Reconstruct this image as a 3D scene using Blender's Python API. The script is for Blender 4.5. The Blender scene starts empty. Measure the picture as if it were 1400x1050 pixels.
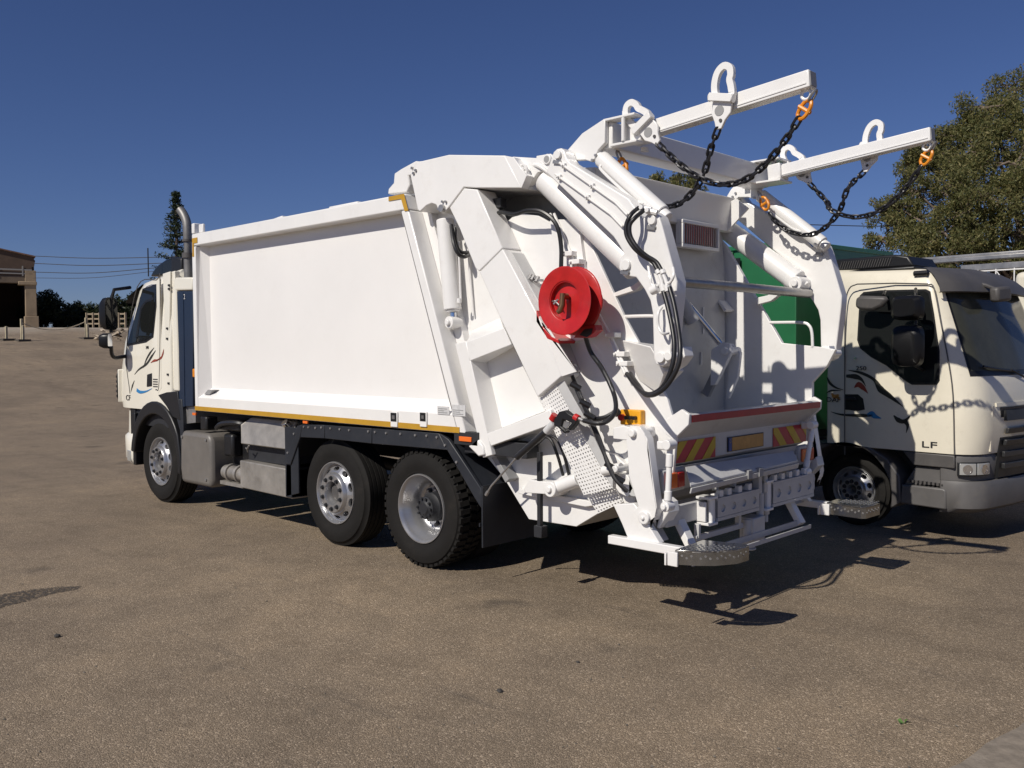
import bpy, bmesh, math, random
import numpy as np
from mathutils import Vector, Matrix, Euler
from mathutils import noise as mnoise

rnd = random.Random(7)
SC = bpy.context.scene
COL = SC.collection
PI = math.pi

# ------------------------------------------------------------------ camera
CF, YAW, PITCH, ROLL = 1242.67, 2.3337, -0.0391, -0.0069
CPOS = Vector((6.004, -5.058, 1.902))
def cam_axes():
    cy, sy, cp, sp = math.cos(YAW), math.sin(YAW), math.cos(PITCH), math.sin(PITCH)
    fwd = Vector((cy*cp, sy*cp, sp)); right = Vector((sy, -cy, 0)); up = right.cross(fwd)
    c, s = math.cos(ROLL), math.sin(ROLL)
    return right*c + up*s, up*c - right*s, fwd
RT, UP, FW = cam_axes()
cam = bpy.data.cameras.new('camera')
cam.sensor_width = 36.0
cam.lens = CF/1400*36
cam.clip_start = 0.05
cam.clip_end = 3000
camo = bpy.data.objects.new('camera', cam)
COL.objects.link(camo)
camo.matrix_world = Matrix(((RT.x, UP.x, -FW.x, CPOS.x), (RT.y, UP.y, -FW.y, CPOS.y), (RT.z, UP.z, -FW.z, CPOS.z), (0, 0, 0, 1)))
SC.camera = camo

# ------------------------------------------------------------------ sun, sky, exposure
SUN = Vector((0.012, 1.13, -1.0)).normalized()      # the way the light travels
elev = math.asin(-SUN.z)
world = bpy.data.worlds.new('World')
SC.world = world
world.use_nodes = True
wn = world.node_tree.nodes
sky = wn.new('ShaderNodeTexSky')
sky.sky_type = 'NISHITA'
sky.sun_disc = False
sky.sun_elevation = elev
sky.sun_rotation = math.radians(180)
sky.altitude = 900
sky.air_density = 1.0
sky.dust_density = 0.15
sky.ozone_density = 5.5
bg = wn['Background']
bg.inputs['Strength'].default_value = 0.05
tint = wn.new('ShaderNodeMix')            # one even colour balance over the whole sky
tint.data_type = 'RGBA'; tint.blend_type = 'MULTIPLY'; tint.inputs['Factor'].default_value = 1
tint.inputs['B'].default_value = (.80, .815, 1.10, 1)
world.node_tree.links.new(sky.outputs[0], tint.inputs['A'])
world.node_tree.links.new(tint.outputs['Result'], bg.inputs['Color'])
sun = bpy.data.lights.new('sun', 'SUN')
sun.energy = 4.2
sun.angle = math.radians(0.5)
sun.color = (1.0, 0.94, 0.845)
suno = bpy.data.objects.new('sun', sun)
suno.rotation_euler = SUN.to_track_quat('-Z', 'Y').to_euler()
suno.location = (0, -20, 30)
COL.objects.link(suno)
SC.view_settings.view_transform = 'Standard'
SC.view_settings.look = 'None'
SC.view_settings.gamma = 1
SC.view_settings.use_curve_mapping = False
SC.view_settings.exposure = 0.0

# ------------------------------------------------------------------ helpers
def ray(px, py):
    return (RT*((px-700)/CF) - UP*((py-525)/CF) + FW)
def at_y(px, py, y):
    d = ray(px, py); return CPOS + d*((y-CPOS.y)/d.y)
def at_x(px, py, x):
    d = ray(px, py); return CPOS + d*((x-CPOS.x)/d.x)
def at_z(px, py, z):
    d = ray(px, py); return CPOS + d*((z-CPOS.z)/d.z)
def at_d(px, py, dist):
    return CPOS + ray(px, py)*dist
def xz(pts, y):
    return [Vector((p.x, p.z)) for p in (at_y(a, b, y) for a, b in pts)]

EACH = {'pivot_pin', 'lamp_bulb_ring', 'oil_pipe', 'hydraulic_pipe', 'arm_hose', 'ram_hose', 'ram_elbow', 'rivet', 'box_stud', 'lifter_strut', 'plate_hinge', 'lip_rib', 'roof_bracket', 'light_gap_strip',
        'axle', 'link_bracket', 'ram_pipe', 'lower_bar_bracket', 'bolt', 'frame_bolt', 'lever_plate', 'hanger_web', 'hose_fitting', 'lever_pin', 'beam_mount', 'comb_channel', 'chassis_rail', 'roof_beam', 'rail'}
class MB:
    """collects shapes and links them as one mesh object"""
    def __init__(s): s.v = []; s.f = []
    def add(s, vs, fs):
        n = len(s.v); s.v += [Vector(v) for v in vs]; s.f += [tuple(i+n for i in f) for f in fs]; return s
    def prism(s, pts, vec):
        vec = Vector(vec); n = len(pts); vs = [Vector(p) for p in pts] + [Vector(p)+vec for p in pts]
        fs = [tuple(range(n)), tuple(range(2*n-1, n-1, -1))] + [(i, (i+1) % n, n+(i+1) % n, n+i) for i in range(n)]
        return s.add(vs, fs)
    def slab(s, pts, y0, y1, at=None):          # outline given as picture points on the plane y = at (default y0)
        a = y0 if at is None else at
        q = [at_y(px, py, a) for px, py in pts]
        return s.prism([Vector((p.x, y0, p.z)) for p in q], (0, y1-y0, 0))
    def plate(s, pts, y0, y1):                  # outline given as (x, z)
        return s.prism([Vector((p[0], y0, p[1])) for p in pts], (0, y1-y0, 0))
    def box(s, x0, x1, y0, y1, z0, z1):
        return s.prism([(x0, y0, z0), (x1, y0, z0), (x1, y1, z0), (x0, y1, z0)], (0, 0, z1-z0))
    def bar(s, a, b, w, h, up=(0, 0, 1)):       # w across, h along up
        a, b, up = Vector(a), Vector(b), Vector(up)
        d = (b-a).normalized(); sd = d.cross(up).normalized(); u = sd.cross(d)
        q = [a+sd*(w/2)*i+u*(h/2)*j for i, j in ((-1, -1), (1, -1), (1, 1), (-1, 1))]
        return s.prism(q, b-a)
    def tube(s, path, r, n=8, closed=False):
        path = [Vector(p) for p in path]; m = len(path); vs = []; fs = []
        ref = None
        for i, p in enumerate(path):
            if closed: t = path[(i+1) % m]-path[i-1]
            else: t = path[min(i+1, m-1)]-path[max(i-1, 0)]
            t.normalize()
            if ref is None:
                ref = t.orthogonal().normalized()
            else:
                ref = (ref - t*ref.dot(t)).normalized()
            b = t.cross(ref)
            rr = r[i] if isinstance(r, (list, tuple)) else r
            vs += [p+ref*math.cos(2*PI*k/n)*rr+b*math.sin(2*PI*k/n)*rr for k in range(n)]
        for i in range(m if closed else m-1):
            j = (i+1) % m
            for k in range(n):
                fs.append((i*n+k, i*n+(k+1) % n, j*n+(k+1) % n, j*n+k))
        if not closed:
            fs += [tuple(range(n-1, -1, -1)), tuple(range((m-1)*n, m*n))]
        return s.add(vs, fs)
    def cyl(s, a, b, r, n=20, r2=None):
        a, b = Vector(a), Vector(b)
        return s.tube([a, b], [r, r if r2 is None else r2], n)
    def lathe(s, o, axis, prof, n=32):          # prof: (distance along axis, radius)
        o, axis = Vector(o), Vector(axis).normalized(); u = axis.orthogonal().normalized(); w = axis.cross(u); vs = []; fs = []
        m = len(prof)
        for d, r in prof:
            vs += [o+axis*d+u*math.cos(2*PI*k/n)*r+w*math.sin(2*PI*k/n)*r for k in range(n)]
        for i in range(m-1):
            for k in range(n):
                fs.append((i*n+k, i*n+(k+1) % n, (i+1)*n+(k+1) % n, (i+1)*n+k))
        return s.add(vs, fs)
    def holed(s, nu, nv, fn, hole=.3, thick=None, wrap=False, ns=8):
        """a sheet of nu x nv cells, each with a round hole; fn(u, v, w) -> point"""
        for i in range(nu):
            for j in range(nv):
                o = [(0, 0), (.5, 0), (1, 0), (1, .5), (1, 1), (.5, 1), (0, 1), (0, .5)]
                h = [(.5+hole*math.cos(a), .5+hole*math.sin(a)) for a in [PI*5/4+k*PI/4 for k in range(8)]]
                vs = [fn(i+a, j+b, 0) for a, b in o]+[fn(i+a, j+b, 0) for a, b in h]
                fs = [(k, (k+1) % 8, 8+(k+1) % 8, 8+k) for k in range(8)]
                if thick:
                    vs += [fn(i+a, j+b, 1) for a, b in h]
                    fs += [(8+k, 8+(k+1) % 8, 16+(k+1) % 8, 16+k) for k in range(8)]
                s.add(vs, fs)
        return s
    def islands(s):
        par = list(range(len(s.v)))
        def find(i):
            while par[i] != i: par[i] = par[par[i]]; i = par[i]
            return i
        for f in s.f:
            for i in f[1:]: par[find(i)] = find(f[0])
        out = {}
        for f in s.f: out.setdefault(find(f[0]), []).append(f)
        r = []
        for fs in out.values():
            idx = sorted({i for f in fs for i in f}); mp = {i: k for k, i in enumerate(idx)}; b = MB(); b.v = [s.v[i] for i in idx]; b.f = [tuple(mp[i] for i in f) for f in fs]; r.append(b)
        return r
    def build(s, name, m, parent=None, bevel=0, ang=40, off=None, seg=2, smooth=True):
        if name in EACH and parent is not None:          # every piece of these is a part of its own
            q = s.islands()
            if len(q) > 1:
                o = [b.build(name, m, parent, bevel, ang, off, seg, smooth) for b in q]
                return o[0]
        me = bpy.data.meshes.new(name)
        vs = s.v
        if parent is not None and parent.get('_off') is not None: off = Vector(parent['_off'])
        if off is not None: vs = [v-Vector(off) for v in vs]
        me.from_pydata([tuple(v) for v in vs], [], s.f)
        b = bmesh.new(); b.from_mesh(me)
        bmesh.ops.recalc_face_normals(b, faces=b.faces)
        if smooth:
            for f in b.faces: f.smooth = True
            lim = math.radians(ang)
            for e in b.edges:
                if len(e.link_faces) != 2 or e.calc_face_angle(0) > lim: e.smooth = False
        b.to_mesh(me); b.free()
        me.materials.append(m)
        o = bpy.data.objects.new(name, me); COL.objects.link(o)
        if parent is not None:
            o.parent = parent
            if parent.get('_off') is not None: o['_off'] = list(parent['_off'])
        elif off is not None: o.location = off
        if bevel:
            md = o.modifiers.new('bevel', 'BEVEL'); md.width = bevel; md.segments = seg; md.limit_method = 'ANGLE'; md.angle_limit = math.radians(50)
            md.harden_normals = False
        return o

def smooth_path(pts, n=6, closed=False):        # Catmull-Rom through the points
    pts = [Vector(p) for p in pts]; m = len(pts); out = []
    for i in range(m if closed else m-1):
        p0, p1, p2, p3 = (pts[(i-1) % m] if closed or i else pts[0]*2-pts[1]), pts[i], pts[(i+1) % m], (pts[(i+2) % m] if closed or i+2 < m else pts[-1]*2-pts[-2])
        for k in range(n):
            t = k/n
            out.append(.5*((2*p1)+(p2-p0)*t+(2*p0-5*p1+4*p2-p3)*t*t+(3*p1-p0-3*p2+p3)*t**3))
    if not closed: out.append(pts[-1])
    return out

def tag(o, label=None, cat=None, group=None, kind=None):
    if label: o['label'] = label
    if cat: o['category'] = cat
    if group: o['group'] = group
    if kind: o['kind'] = kind
    return o
def empty(name, loc, label, cat, rz=0, group=None, local=False):
    o = bpy.data.objects.new(name, None); COL.objects.link(o); o.location = loc; o.rotation_euler = (0, 0, rz)
    o.empty_display_size = .2
    if not local: o['_off'] = list(loc)
    return tag(o, label, cat, group)
def copy_tree(o, parent=None):
    c = o.copy(); COL.objects.link(c); c.parent = parent
    for ch in list(o.children): copy_tree(ch, c)
    return c

# ------------------------------------------------------------------ materials
def mat(name, color, rough=.5, metal=0, coat=0, var=.0, vscale=3, bump=0, bscale=40, spec=.5, rvar=0, emit=None, dirt=None):
    m = bpy.data.materials.new(name); m.use_nodes = True
    N, K = m.node_tree.nodes, m.node_tree.links; P = N['Principled BSDF']
    P.inputs['Base Color'].default_value = (*color, 1); P.inputs['Roughness'].default_value = rough; P.inputs['Metallic'].default_value = metal
    P.inputs['Coat Weight'].default_value = coat; P.inputs['Coat Roughness'].default_value = .08
    P.inputs['Specular IOR Level'].default_value = spec
    tc = N.new('ShaderNodeTexCoord')
    if var or rvar:
        n = N.new('ShaderNodeTexNoise'); n.inputs['Scale'].default_value = vscale; n.inputs['Detail'].default_value = 6; n.inputs['Roughness'].default_value = .65
        K.new(tc.outputs['Object'], n.inputs['Vector'])
        if var:
            r = N.new('ShaderNodeMapRange'); r.inputs['From Min'].default_value = .3; r.inputs['From Max'].default_value = .7
            r.inputs['To Min'].default_value = 1-var; r.inputs['To Max'].default_value = 1+var*.4
            K.new(n.outputs['Fac'], r.inputs['Value'])
            x = N.new('ShaderNodeMix'); x.data_type = 'RGBA'; x.blend_type = 'MULTIPLY'; x.inputs['Factor'].default_value = 1
            x.inputs['A'].default_value = (*color, 1)
            K.new(r.outputs['Result'], x.inputs['B']); K.new(x.outputs['Result'], P.inputs['Base Color'])
            last = x.outputs['Result']
            if dirt:
                n2 = N.new('ShaderNodeTexNoise'); n2.inputs['Scale'].default_value = dirt[1]; n2.inputs['Detail'].default_value = 8; n2.inputs['Roughness'].default_value = .75
                K.new(tc.outputs['Object'], n2.inputs['Vector'])
                rr = N.new('ShaderNodeMapRange'); rr.inputs['From Min'].default_value = .55; rr.inputs['From Max'].default_value = .8; rr.inputs['To Max'].default_value = dirt[2]
                K.new(n2.outputs['Fac'], rr.inputs['Value'])
                y = N.new('ShaderNodeMix'); y.data_type = 'RGBA'; y.inputs['B'].default_value = (*dirt[0], 1)
                K.new(rr.outputs['Result'], y.inputs['Factor']); K.new(last, y.inputs['A']); K.new(y.outputs['Result'], P.inputs['Base Color'])
        if rvar:
            r = N.new('ShaderNodeMapRange'); r.inputs['To Min'].default_value = max(0, rough-rvar); r.inputs['To Max'].default_value = rough+rvar
            K.new(n.outputs['Fac'], r.inputs['Value']); K.new(r.outputs['Result'], P.inputs['Roughness'])
    if bump:
        n = N.new('ShaderNodeTexNoise'); n.inputs['Scale'].default_value = bscale; n.inputs['Detail'].default_value = 3
        K.new(tc.outputs['Object'], n.inputs['Vector'])
        b = N.new('ShaderNodeBump'); b.inputs['Strength'].default_value = bump; b.inputs['Distance'].default_value = .01
        K.new(n.outputs['Fac'], b.inputs['Height']); K.new(b.outputs['Normal'], P.inputs['Normal'])
    if emit:
        P.inputs['Emission Color'].default_value = (*emit[0], 1); P.inputs['Emission Strength'].default_value = emit[1]
    return m
M = {}
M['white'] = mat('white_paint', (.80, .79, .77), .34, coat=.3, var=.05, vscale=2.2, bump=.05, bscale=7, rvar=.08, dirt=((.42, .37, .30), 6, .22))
M['whitein'] = mat('greyer_white_paint', (.52, .52, .515), .42, coat=.15, var=.12, vscale=2.5, bump=.05, bscale=20, dirt=((.25, .22, .19), 7, .5))  # greyer than the outer white, with dirt patches, for inner and rear parts
M['panel'] = mat('white_body_panel', (.80, .785, .765), .40, coat=.25, var=.04, vscale=.9, bump=.06, bscale=1.6, rvar=.08, dirt=((.55, .51, .45), 3, .12))
M['cream'] = mat('cream_cab_paint', (.79, .755, .655), .28, coat=.5, var=.05, vscale=2, dirt=((.4, .35, .27), 4, .15))
M['cream_old'] = mat('dusty_cream_cab_paint', (.75, .70, .575), .34, coat=.35, var=.08, vscale=2, dirt=((.38, .33, .26), 5, .4))
M['black'] = mat('black_plastic', (.011, .011, .012), .42, var=.2, vscale=5, bump=.05, bscale=60)
M['mirrorblack'] = mat('black_mirror_housing', (.008, .008, .009), .35, spec=.3)
M['dark'] = mat('dark_chassis', (.022, .023, .027), .6, var=.4, vscale=6)
M['fender'] = mat('black_fender_plastic', (.02, .023, .03), .5, var=.3, vscale=3, dirt=((.07, .06, .05), 3, .5))
M['rubber'] = mat('tyre_rubber', (.0105, .0095, .0085), .8, var=.3, vscale=4, bump=.12, bscale=50, spec=.3, dirt=((.035, .028, .022), 4, .4))
M['hose'] = mat('black_hose_rubber', (.016, .016, .018), .4)
M['chain'] = mat('black_chain_steel', (.02, .02, .024), .38, metal=.3)
M['galv'] = mat('galvanised_steel', (.42, .41, .40), .42, metal=.75, var=.25, vscale=5, rvar=.15, bump=.05, bscale=15)
M['galvbox'] = mat('weathered_aluminium', (.40, .375, .34), .5, metal=.55, var=.35, vscale=3, rvar=.12, dirt=((.12, .10, .08), 4, .6))
M['greybox'] = mat('grey_plastic_cover', (.15, .138, .125), .45, var=.2, vscale=3, dirt=((.25, .22, .19), 5, .4))
M['chrome'] = mat('chrome', (.8, .8, .8), .12, metal=1)
M['alu'] = mat('silver_wheel', (.46, .46, .47), .30, metal=.75, coat=.2, var=.06, vscale=8, rvar=.05)
M['stack'] = mat('dull_exhaust_steel', (.22, .215, .21), .5, metal=.5, var=.3, vscale=6)
M['tread'] = mat('bright_tread_plate', (.34, .34, .33), .16, metal=.95, var=.2, vscale=12, rvar=.08)
M['steel'] = mat('bare_steel_tube', (.36, .35, .34), .35, metal=.8, var=.25, vscale=9)
M['red'] = mat('red_paint', (.50, .014, .014), .4, coat=.15, var=.25, vscale=7, rvar=.12, bump=.05, bscale=14, dirt=((.25, .05, .04), 9, .5))
M['corered'] = mat('faded_red_core', (.55, .16, .15), .6)
M['redtape'] = mat('red_reflective_strip', (.38, .018, .022), .4, var=.2, vscale=8)
M['yellowtape'] = mat('amber_reflective_tape', (.50, .28, .025), .45, var=.15, vscale=6)
M['yellow'] = mat('yellow_board_stripe', (.50, .34, .015), .4, var=.15, vscale=10)
M['boardred'] = mat('red_board_stripe', (.42, .02, .04), .4, var=.15, vscale=10)
M['orange'] = mat('orange_coupling_paint', (.72, .25, .012), .4, var=.15, vscale=20)
M['amber'] = mat('amber_lens', (.80, .16, .02), .2, coat=.5)
M['lampred'] = mat('red_lens', (.45, .02, .015), .2, coat=.5)
M['plateorange'] = mat('orange_number_plate', (.52, .27, .06), .4, var=.25, vscale=14)
M['blue'] = mat('blue_band', (.02, .06, .25), .4)
M['ctrl'] = mat('amber_control_box', (.78, .36, .015), .45, var=.1, vscale=20)
M['navy'] = mat('navy_blue_panel', (.010, .022, .050), .45, coat=.1, var=.2, vscale=2)
M['glass'] = mat('dark_window_glass', (.012, .013, .013), .05, spec=.35)
M['glassw'] = mat('brown_reflection_glass', (.06, .062, .05), .09, spec=.15, var=.35, vscale=1.6)  # brownish reflection on the windscreen put into the glass colour
M['lens'] = mat('clear_lamp_lens', (.55, .56, .55), .08, metal=.5, coat=1)
M['green'] = mat('green_body_paint', (.018, .14, .055), .42, coat=.2, var=.2, vscale=1.2, dirt=((.02, .06, .035), 3, .4))
M['slat'] = mat('black_grille_slat', (.028, .028, .029), .4)
M['greydk'] = mat('dark_grey_plastic', (.085, .08, .078), .5, var=.2, vscale=4, dirt=((.2, .17, .14), 5, .4))
M['bumper'] = mat('grey_bumper_plastic', (.115, .11, .108), .5, var=.2, vscale=3, dirt=((.22, .19, .15), 5, .35))
M['bronze'] = mat('brown_brass', (.22, .12, .06), .35, metal=.7)
M['sticker'] = mat('pale_grey_sticker', (.6, .6, .6), .5, var=.2, vscale=40)
M['ink'] = mat('printed_dark_ink', (.02, .02, .022), .5)
M['decal'] = mat('black_decal', (.03, .03, .025), .4)
M['decalgold'] = mat('ochre_decal', (.45, .22, .05), .4)
M['decalred'] = mat('red_brown_decal', (.28, .05, .03), .4)
M['decalblue'] = mat('blue_decal', (.03, .2, .45), .4)
M['grey'] = mat('grey_underside_plate', (.30, .30, .30), .5, var=.1)
# ------------------------------------------------------------------ ground
LDIR = Vector((ray(80, 480).x, ray(80, 480).y)).normalized()
def terrain(x, y):
    s = (x-CPOS.x)*LDIR.x+(y-CPOS.y)*LDIR.y
    t = min(max((s-26)/44, 0), 1)
    h = 3.55*t*t*(3-2*t)*.85 + 3.55*.15*t
    if s > 70: h += (s-70)*.002
    return h
def ground_hit(px, py):
    d = ray(px, py); t = 5.0
    for i in range(4000):
        p = CPOS+d*t
        if p.z < terrain(p.x, p.y): return Vector((p.x, p.y, terrain(p.x, p.y)))
        t += .05
    p.z = terrain(p.x, p.y)
    return p
def asphalt():
    m = bpy.data.materials.new('worn_brown_asphalt'); m.use_nodes = True
    N, K = m.node_tree.nodes, m.node_tree.links; P = N['Principled BSDF']
    tc = N.new('ShaderNodeTexCoord')
    def noise(sc, det=4, ro=.6):
        n = N.new('ShaderNodeTexNoise'); n.inputs['Scale'].default_value = sc; n.inputs['Detail'].default_value = det; n.inputs['Roughness'].default_value = ro
        K.new(tc.outputs['Object'], n.inputs['Vector']); return n
    def ramp(src, stops):
        r = N.new('ShaderNodeValToRGB'); e = r.color_ramp.elements
        while len(e) < len(stops): e.new(.5)
        for i, (p, c) in enumerate(stops): e[i].position = p; e[i].color = (*c, 1)
        K.new(src, r.inputs['Fac']); return r
    def mix(a, b, f, mode='MIX'):
        x = N.new('ShaderNodeMix'); x.data_type = 'RGBA'; x.blend_type = mode
        for k, s in (('A', a), ('B', b), ('Factor', f)):
            if isinstance(s, (int, float)): x.inputs[k].default_value = s
            elif isinstance(s, tuple): x.inputs[k].default_value = (*s, 1)
            else: K.new(s, x.inputs[k])
        return x.outputs['Result']
    # stones of the aggregate
    v = N.new('ShaderNodeTexVoronoi'); v.inputs['Scale'].default_value = 120; K.new(tc.outputs['Object'], v.inputs['Vector'])
    stone = ramp(v.outputs['Color'], [(.0, (.050, .042, .033)), (.35, (.105, .090, .072)), (.72, (.165, .142, .113)), (.95, (.46, .42, .37))])
    sp = noise(210, 2)
    stone2 = ramp(sp.outputs['Fac'], [(.38, (.035, .029, .023)), (.5, (.112, .096, .076)), (.61, (.34, .31, .26))])
    c = mix(stone.outputs[0], stone2.outputs[0], .5)
    c = mix(c, (1.42, 1.285, 1.13), 1.0, 'MULTIPLY')
    # broad wear and dust
    big = noise(.35, 5, .6); br = ramp(big.outputs['Fac'], [(.30, (.82, .80, .79)), (.5, (1.03, 1.01, .985)), (.68, (1.24, 1.20, 1.14))])
    c = mix(c, br.outputs[0], 1.0, 'MULTIPLY')
    mid = noise(2.6, 6, .65); mr = ramp(mid.outputs['Fac'], [(.3, (.80, .79, .78)), (.5, (1, 1, 1)), (.72, (1.13, 1.11, 1.08))])
    c = mix(c, mr.outputs[0], .9, 'MULTIPLY')
    # oil drips and tyre marks
    st = noise(1.1, 3, .5); sr = ramp(st.outputs['Fac'], [(.66, (0, 0, 0)), (.74, (.55, .55, .55))])
    c = mix(c, (.05, .042, .035), sr.outputs[0])
    mp = N.new('ShaderNodeMapping'); mp.inputs['Rotation'].default_value = (0, 0, .5); mp.inputs['Scale'].default_value = (.25, 3.2, 1)
    K.new(tc.outputs['Object'], mp.inputs['Vector'])
    tn = N.new('ShaderNodeTexNoise'); tn.inputs['Scale'].default_value = 1.0; tn.inputs['Detail'].default_value = 5; K.new(mp.outputs[0], tn.inputs['Vector'])
    tr = ramp(tn.outputs['Fac'], [(.35, (.90, .90, .90)), (.55, (1.0, 1.0, 1.0))])
    c = mix(c, tr.outputs[0], .7, 'MULTIPLY')
    # long drag marks and old drips
    mp2 = N.new('ShaderNodeMapping'); mp2.inputs['Rotation'].default_value = (0, 0, -.75); mp2.inputs['Scale'].default_value = (.35, 2.2, 1)
    K.new(tc.outputs['Object'], mp2.inputs['Vector'])
    t2 = N.new('ShaderNodeTexNoise'); t2.inputs['Scale'].default_value = 1.7; t2.inputs['Detail'].default_value = 8; t2.inputs['Roughness'].default_value = .72; K.new(mp2.outputs[0], t2.inputs['Vector'])
    r2 = ramp(t2.outputs['Fac'], [(.60, (0, 0, 0)), (.72, (.6, .6, .6))])
    c = mix(c, (.075, .062, .05), r2.outputs[0])
    # sandy dust towards the far rise
    se = N.new('ShaderNodeSeparateXYZ'); K.new(tc.outputs['Object'], se.inputs[0])
    d1 = N.new('ShaderNodeMath'); d1.operation = 'MULTIPLY'; d1.inputs[1].default_value = LDIR.x; K.new(se.outputs[0], d1.inputs[0])
    d2 = N.new('ShaderNodeMath'); d2.operation = 'MULTIPLY_ADD'; d2.inputs[1].default_value = LDIR.y; K.new(se.outputs[1], d2.inputs[0]); K.new(d1.outputs[0], d2.inputs[2])
    base = CPOS.x*LDIR.x+CPOS.y*LDIR.y
    wob = noise(.12, 5); d3 = N.new('ShaderNodeMath'); d3.operation = 'MULTIPLY_ADD'; d3.inputs[1].default_value = 26; K.new(wob.outputs['Fac'], d3.inputs[0]); K.new(d2.outputs[0], d3.inputs[2])
    mr2 = N.new('ShaderNodeMapRange'); mr2.inputs['From Min'].default_value = base+56+13; mr2.inputs['From Max'].default_value = base+64+13
    K.new(d3.outputs[0], mr2.inputs['Value'])
    sand = ramp(noise(1.3, 6).outputs['Fac'], [(.3, (.30, .25, .19)), (.7, (.44, .385, .31))])
    fac = N.new('ShaderNodeMath'); fac.operation = 'MULTIPLY'; fac.inputs[1].default_value = .8; K.new(mr2.outputs[0], fac.inputs[0])
    c = mix(c, sand.outputs[0], fac.outputs[0])
    K.new(c, P.inputs['Base Color'])
    P.inputs['Roughness'].default_value = .8; P.inputs['Specular IOR Level'].default_value = .35
    b = N.new('ShaderNodeBump'); b.inputs['Strength'].default_value = .7; b.inputs['Distance'].default_value = .006
    K.new(v.outputs['Distance'], b.inputs['Height']); b.invert = True
    b2 = N.new('ShaderNodeBump'); b2.inputs['Strength'].default_value = .25; b2.inputs['Distance'].default_value = .02
    K.new(mid.outputs['Fac'], b2.inputs['Height']); K.new(b.outputs[0], b2.inputs['Normal']); K.new(b2.outputs[0], P.inputs['Normal'])
    return m
ax = sorted(set([-600, -420, -300, -220, -160, -120] + list(range(-100, 30, 3)) + [40, 60, 100, 180, 300, 500]))
ay = sorted(set([-400, -250, -150, -90, -60, -40] + list(range(-30, 120, 3)) + [140, 180, 240, 320, 420, 600]))
g = MB()
for x in ax:
    for y in ay: g.v.append(Vector((x, y, terrain(x, y))))
ny = len(ay)
for i in range(len(ax)-1):
    for j in range(ny-1): g.f.append((i*ny+j, (i+1)*ny+j, (i+1)*ny+j+1, i*ny+j+1))
tag(g.build('ground', asphalt(), ang=180), kind='structure')

# pale worn concrete apron cutting the near right corner, and a damp stain at the left
ap = MB(); a0, a1 = at_z(1318, 1036, 0), at_z(1440, 965, 0); e = (a1-a0).normalized(); a0 = a0-e*3; a1 = a1+e*2; nrm = Vector((e.y, -e.x, 0)); nrm = nrm if (CPOS-a0).dot(nrm) > 0 else -nrm
ed = [a0.lerp(a1, t)+nrm*.03*math.sin(t*41)*math.sin(t*17) for t in np.linspace(0, 1, 40)]
ap.prism([p+Vector((0, 0, .004)) for p in ed]+[a1+nrm*4+Vector((0, 0, .004)), a0+nrm*4+Vector((0, 0, .004))], (0, 0, .004))
tag(ap.build('concrete_apron', mat('pale_worn_concrete', (.25, .21, .165), .85, var=.35, vscale=14, bump=.3, bscale=60, dirt=((.42, .37, .31), 9, .5))), kind='structure')
sm = bpy.data.materials.new('damp_asphalt'); sm.use_nodes = True; N_, K_ = sm.node_tree.nodes, sm.node_tree.links; P_ = N_['Principled BSDF']; P_.inputs['Base Color'].default_value = (.062, .052, .042, 1); P_.inputs['Roughness'].default_value = .7
t_ = N_.new('ShaderNodeTexCoord'); n_ = N_.new('ShaderNodeTexNoise'); n_.inputs['Scale'].default_value = 45; n_.inputs['Detail'].default_value = 6; K_.new(t_.outputs['Object'], n_.inputs['Vector'])
r_ = N_.new('ShaderNodeMapRange'); r_.inputs['From Min'].default_value = .38; r_.inputs['From Max'].default_value = .56; r_.inputs['To Max'].default_value = .8; K_.new(n_.outputs['Fac'], r_.inputs['Value']); K_.new(r_.outputs['Result'], P_.inputs['Alpha'])
for pl in ([(-60, 838), (-30, 818), (0, 813), (40, 806), (80, 802), (112, 801), (104, 806), (70, 812), (38, 822), (10, 828), (-30, 842)],):
    st_ = MB(); q_ = [at_z(*p, .004) for p in pl]; st_.add(q_, [tuple(range(len(q_)))]); tag(st_.build('damp_stain', sm), kind='structure')

# loose grit and crumbs on the asphalt
peb = MB()
for i in range(260):
    px, py = rnd.uniform(-60, 1460), 640+410*rnd.random()**.6
    p = at_z(px, py, 0)
    if p.y > -.3 and p.x < 3: continue
    r = rnd.choice([.003, .004, .004, .005, .006, .009]); 
    vs = []
    for k in range(6):
        d = [(1, 0, 0), (-1, 0, 0), (0, 1, 0), (0, -1, 0), (0, 0, .7), (0, 0, -.5)][k]
        vs.append(p+Vector(d)*r*rnd.uniform(.6, 1.3)+Vector((0, 0, r*.4)))
    peb.add(vs, [(0, 2, 4), (2, 1, 4), (1, 3, 4), (3, 0, 4), (2, 0, 5), (1, 2, 5), (3, 1, 5), (0, 3, 5)])
tag(peb.build('grit', mat('grit_stone', (.16, .14, .115), .8, var=.5, vscale=9)), 'scattered loose stone grit on the brown asphalt yard', kind='stuff')
for (px, py, r, lab) in ((78, 871, .022, 'dark stone lying alone on the asphalt at lower left'), (683, 946, .018, 'small dark stone on the asphalt at bottom centre'), (790, 906, .012, 'tiny dark pebble on the asphalt below the rear step')):
    p = at_z(px, py, 0); s = MB(); s.lathe(p, (0, 0, 1), [(0, r*.6), (.3*r, r), (.7*r, r*.8), (1.0*r, r*.3), (1.05*r, .0005)], 9)
    for v in s.v: v += Vector((rnd.uniform(-1, 1), rnd.uniform(-1, 1), rnd.uniform(-.4, .4)))*r*.2
    tag(s.build('stone', mat('dark_stone', (.05, .045, .04), .8, var=.3), off=p), lab, 'stone')
p = at_z(1236, 990, 0); s = MB()
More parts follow.
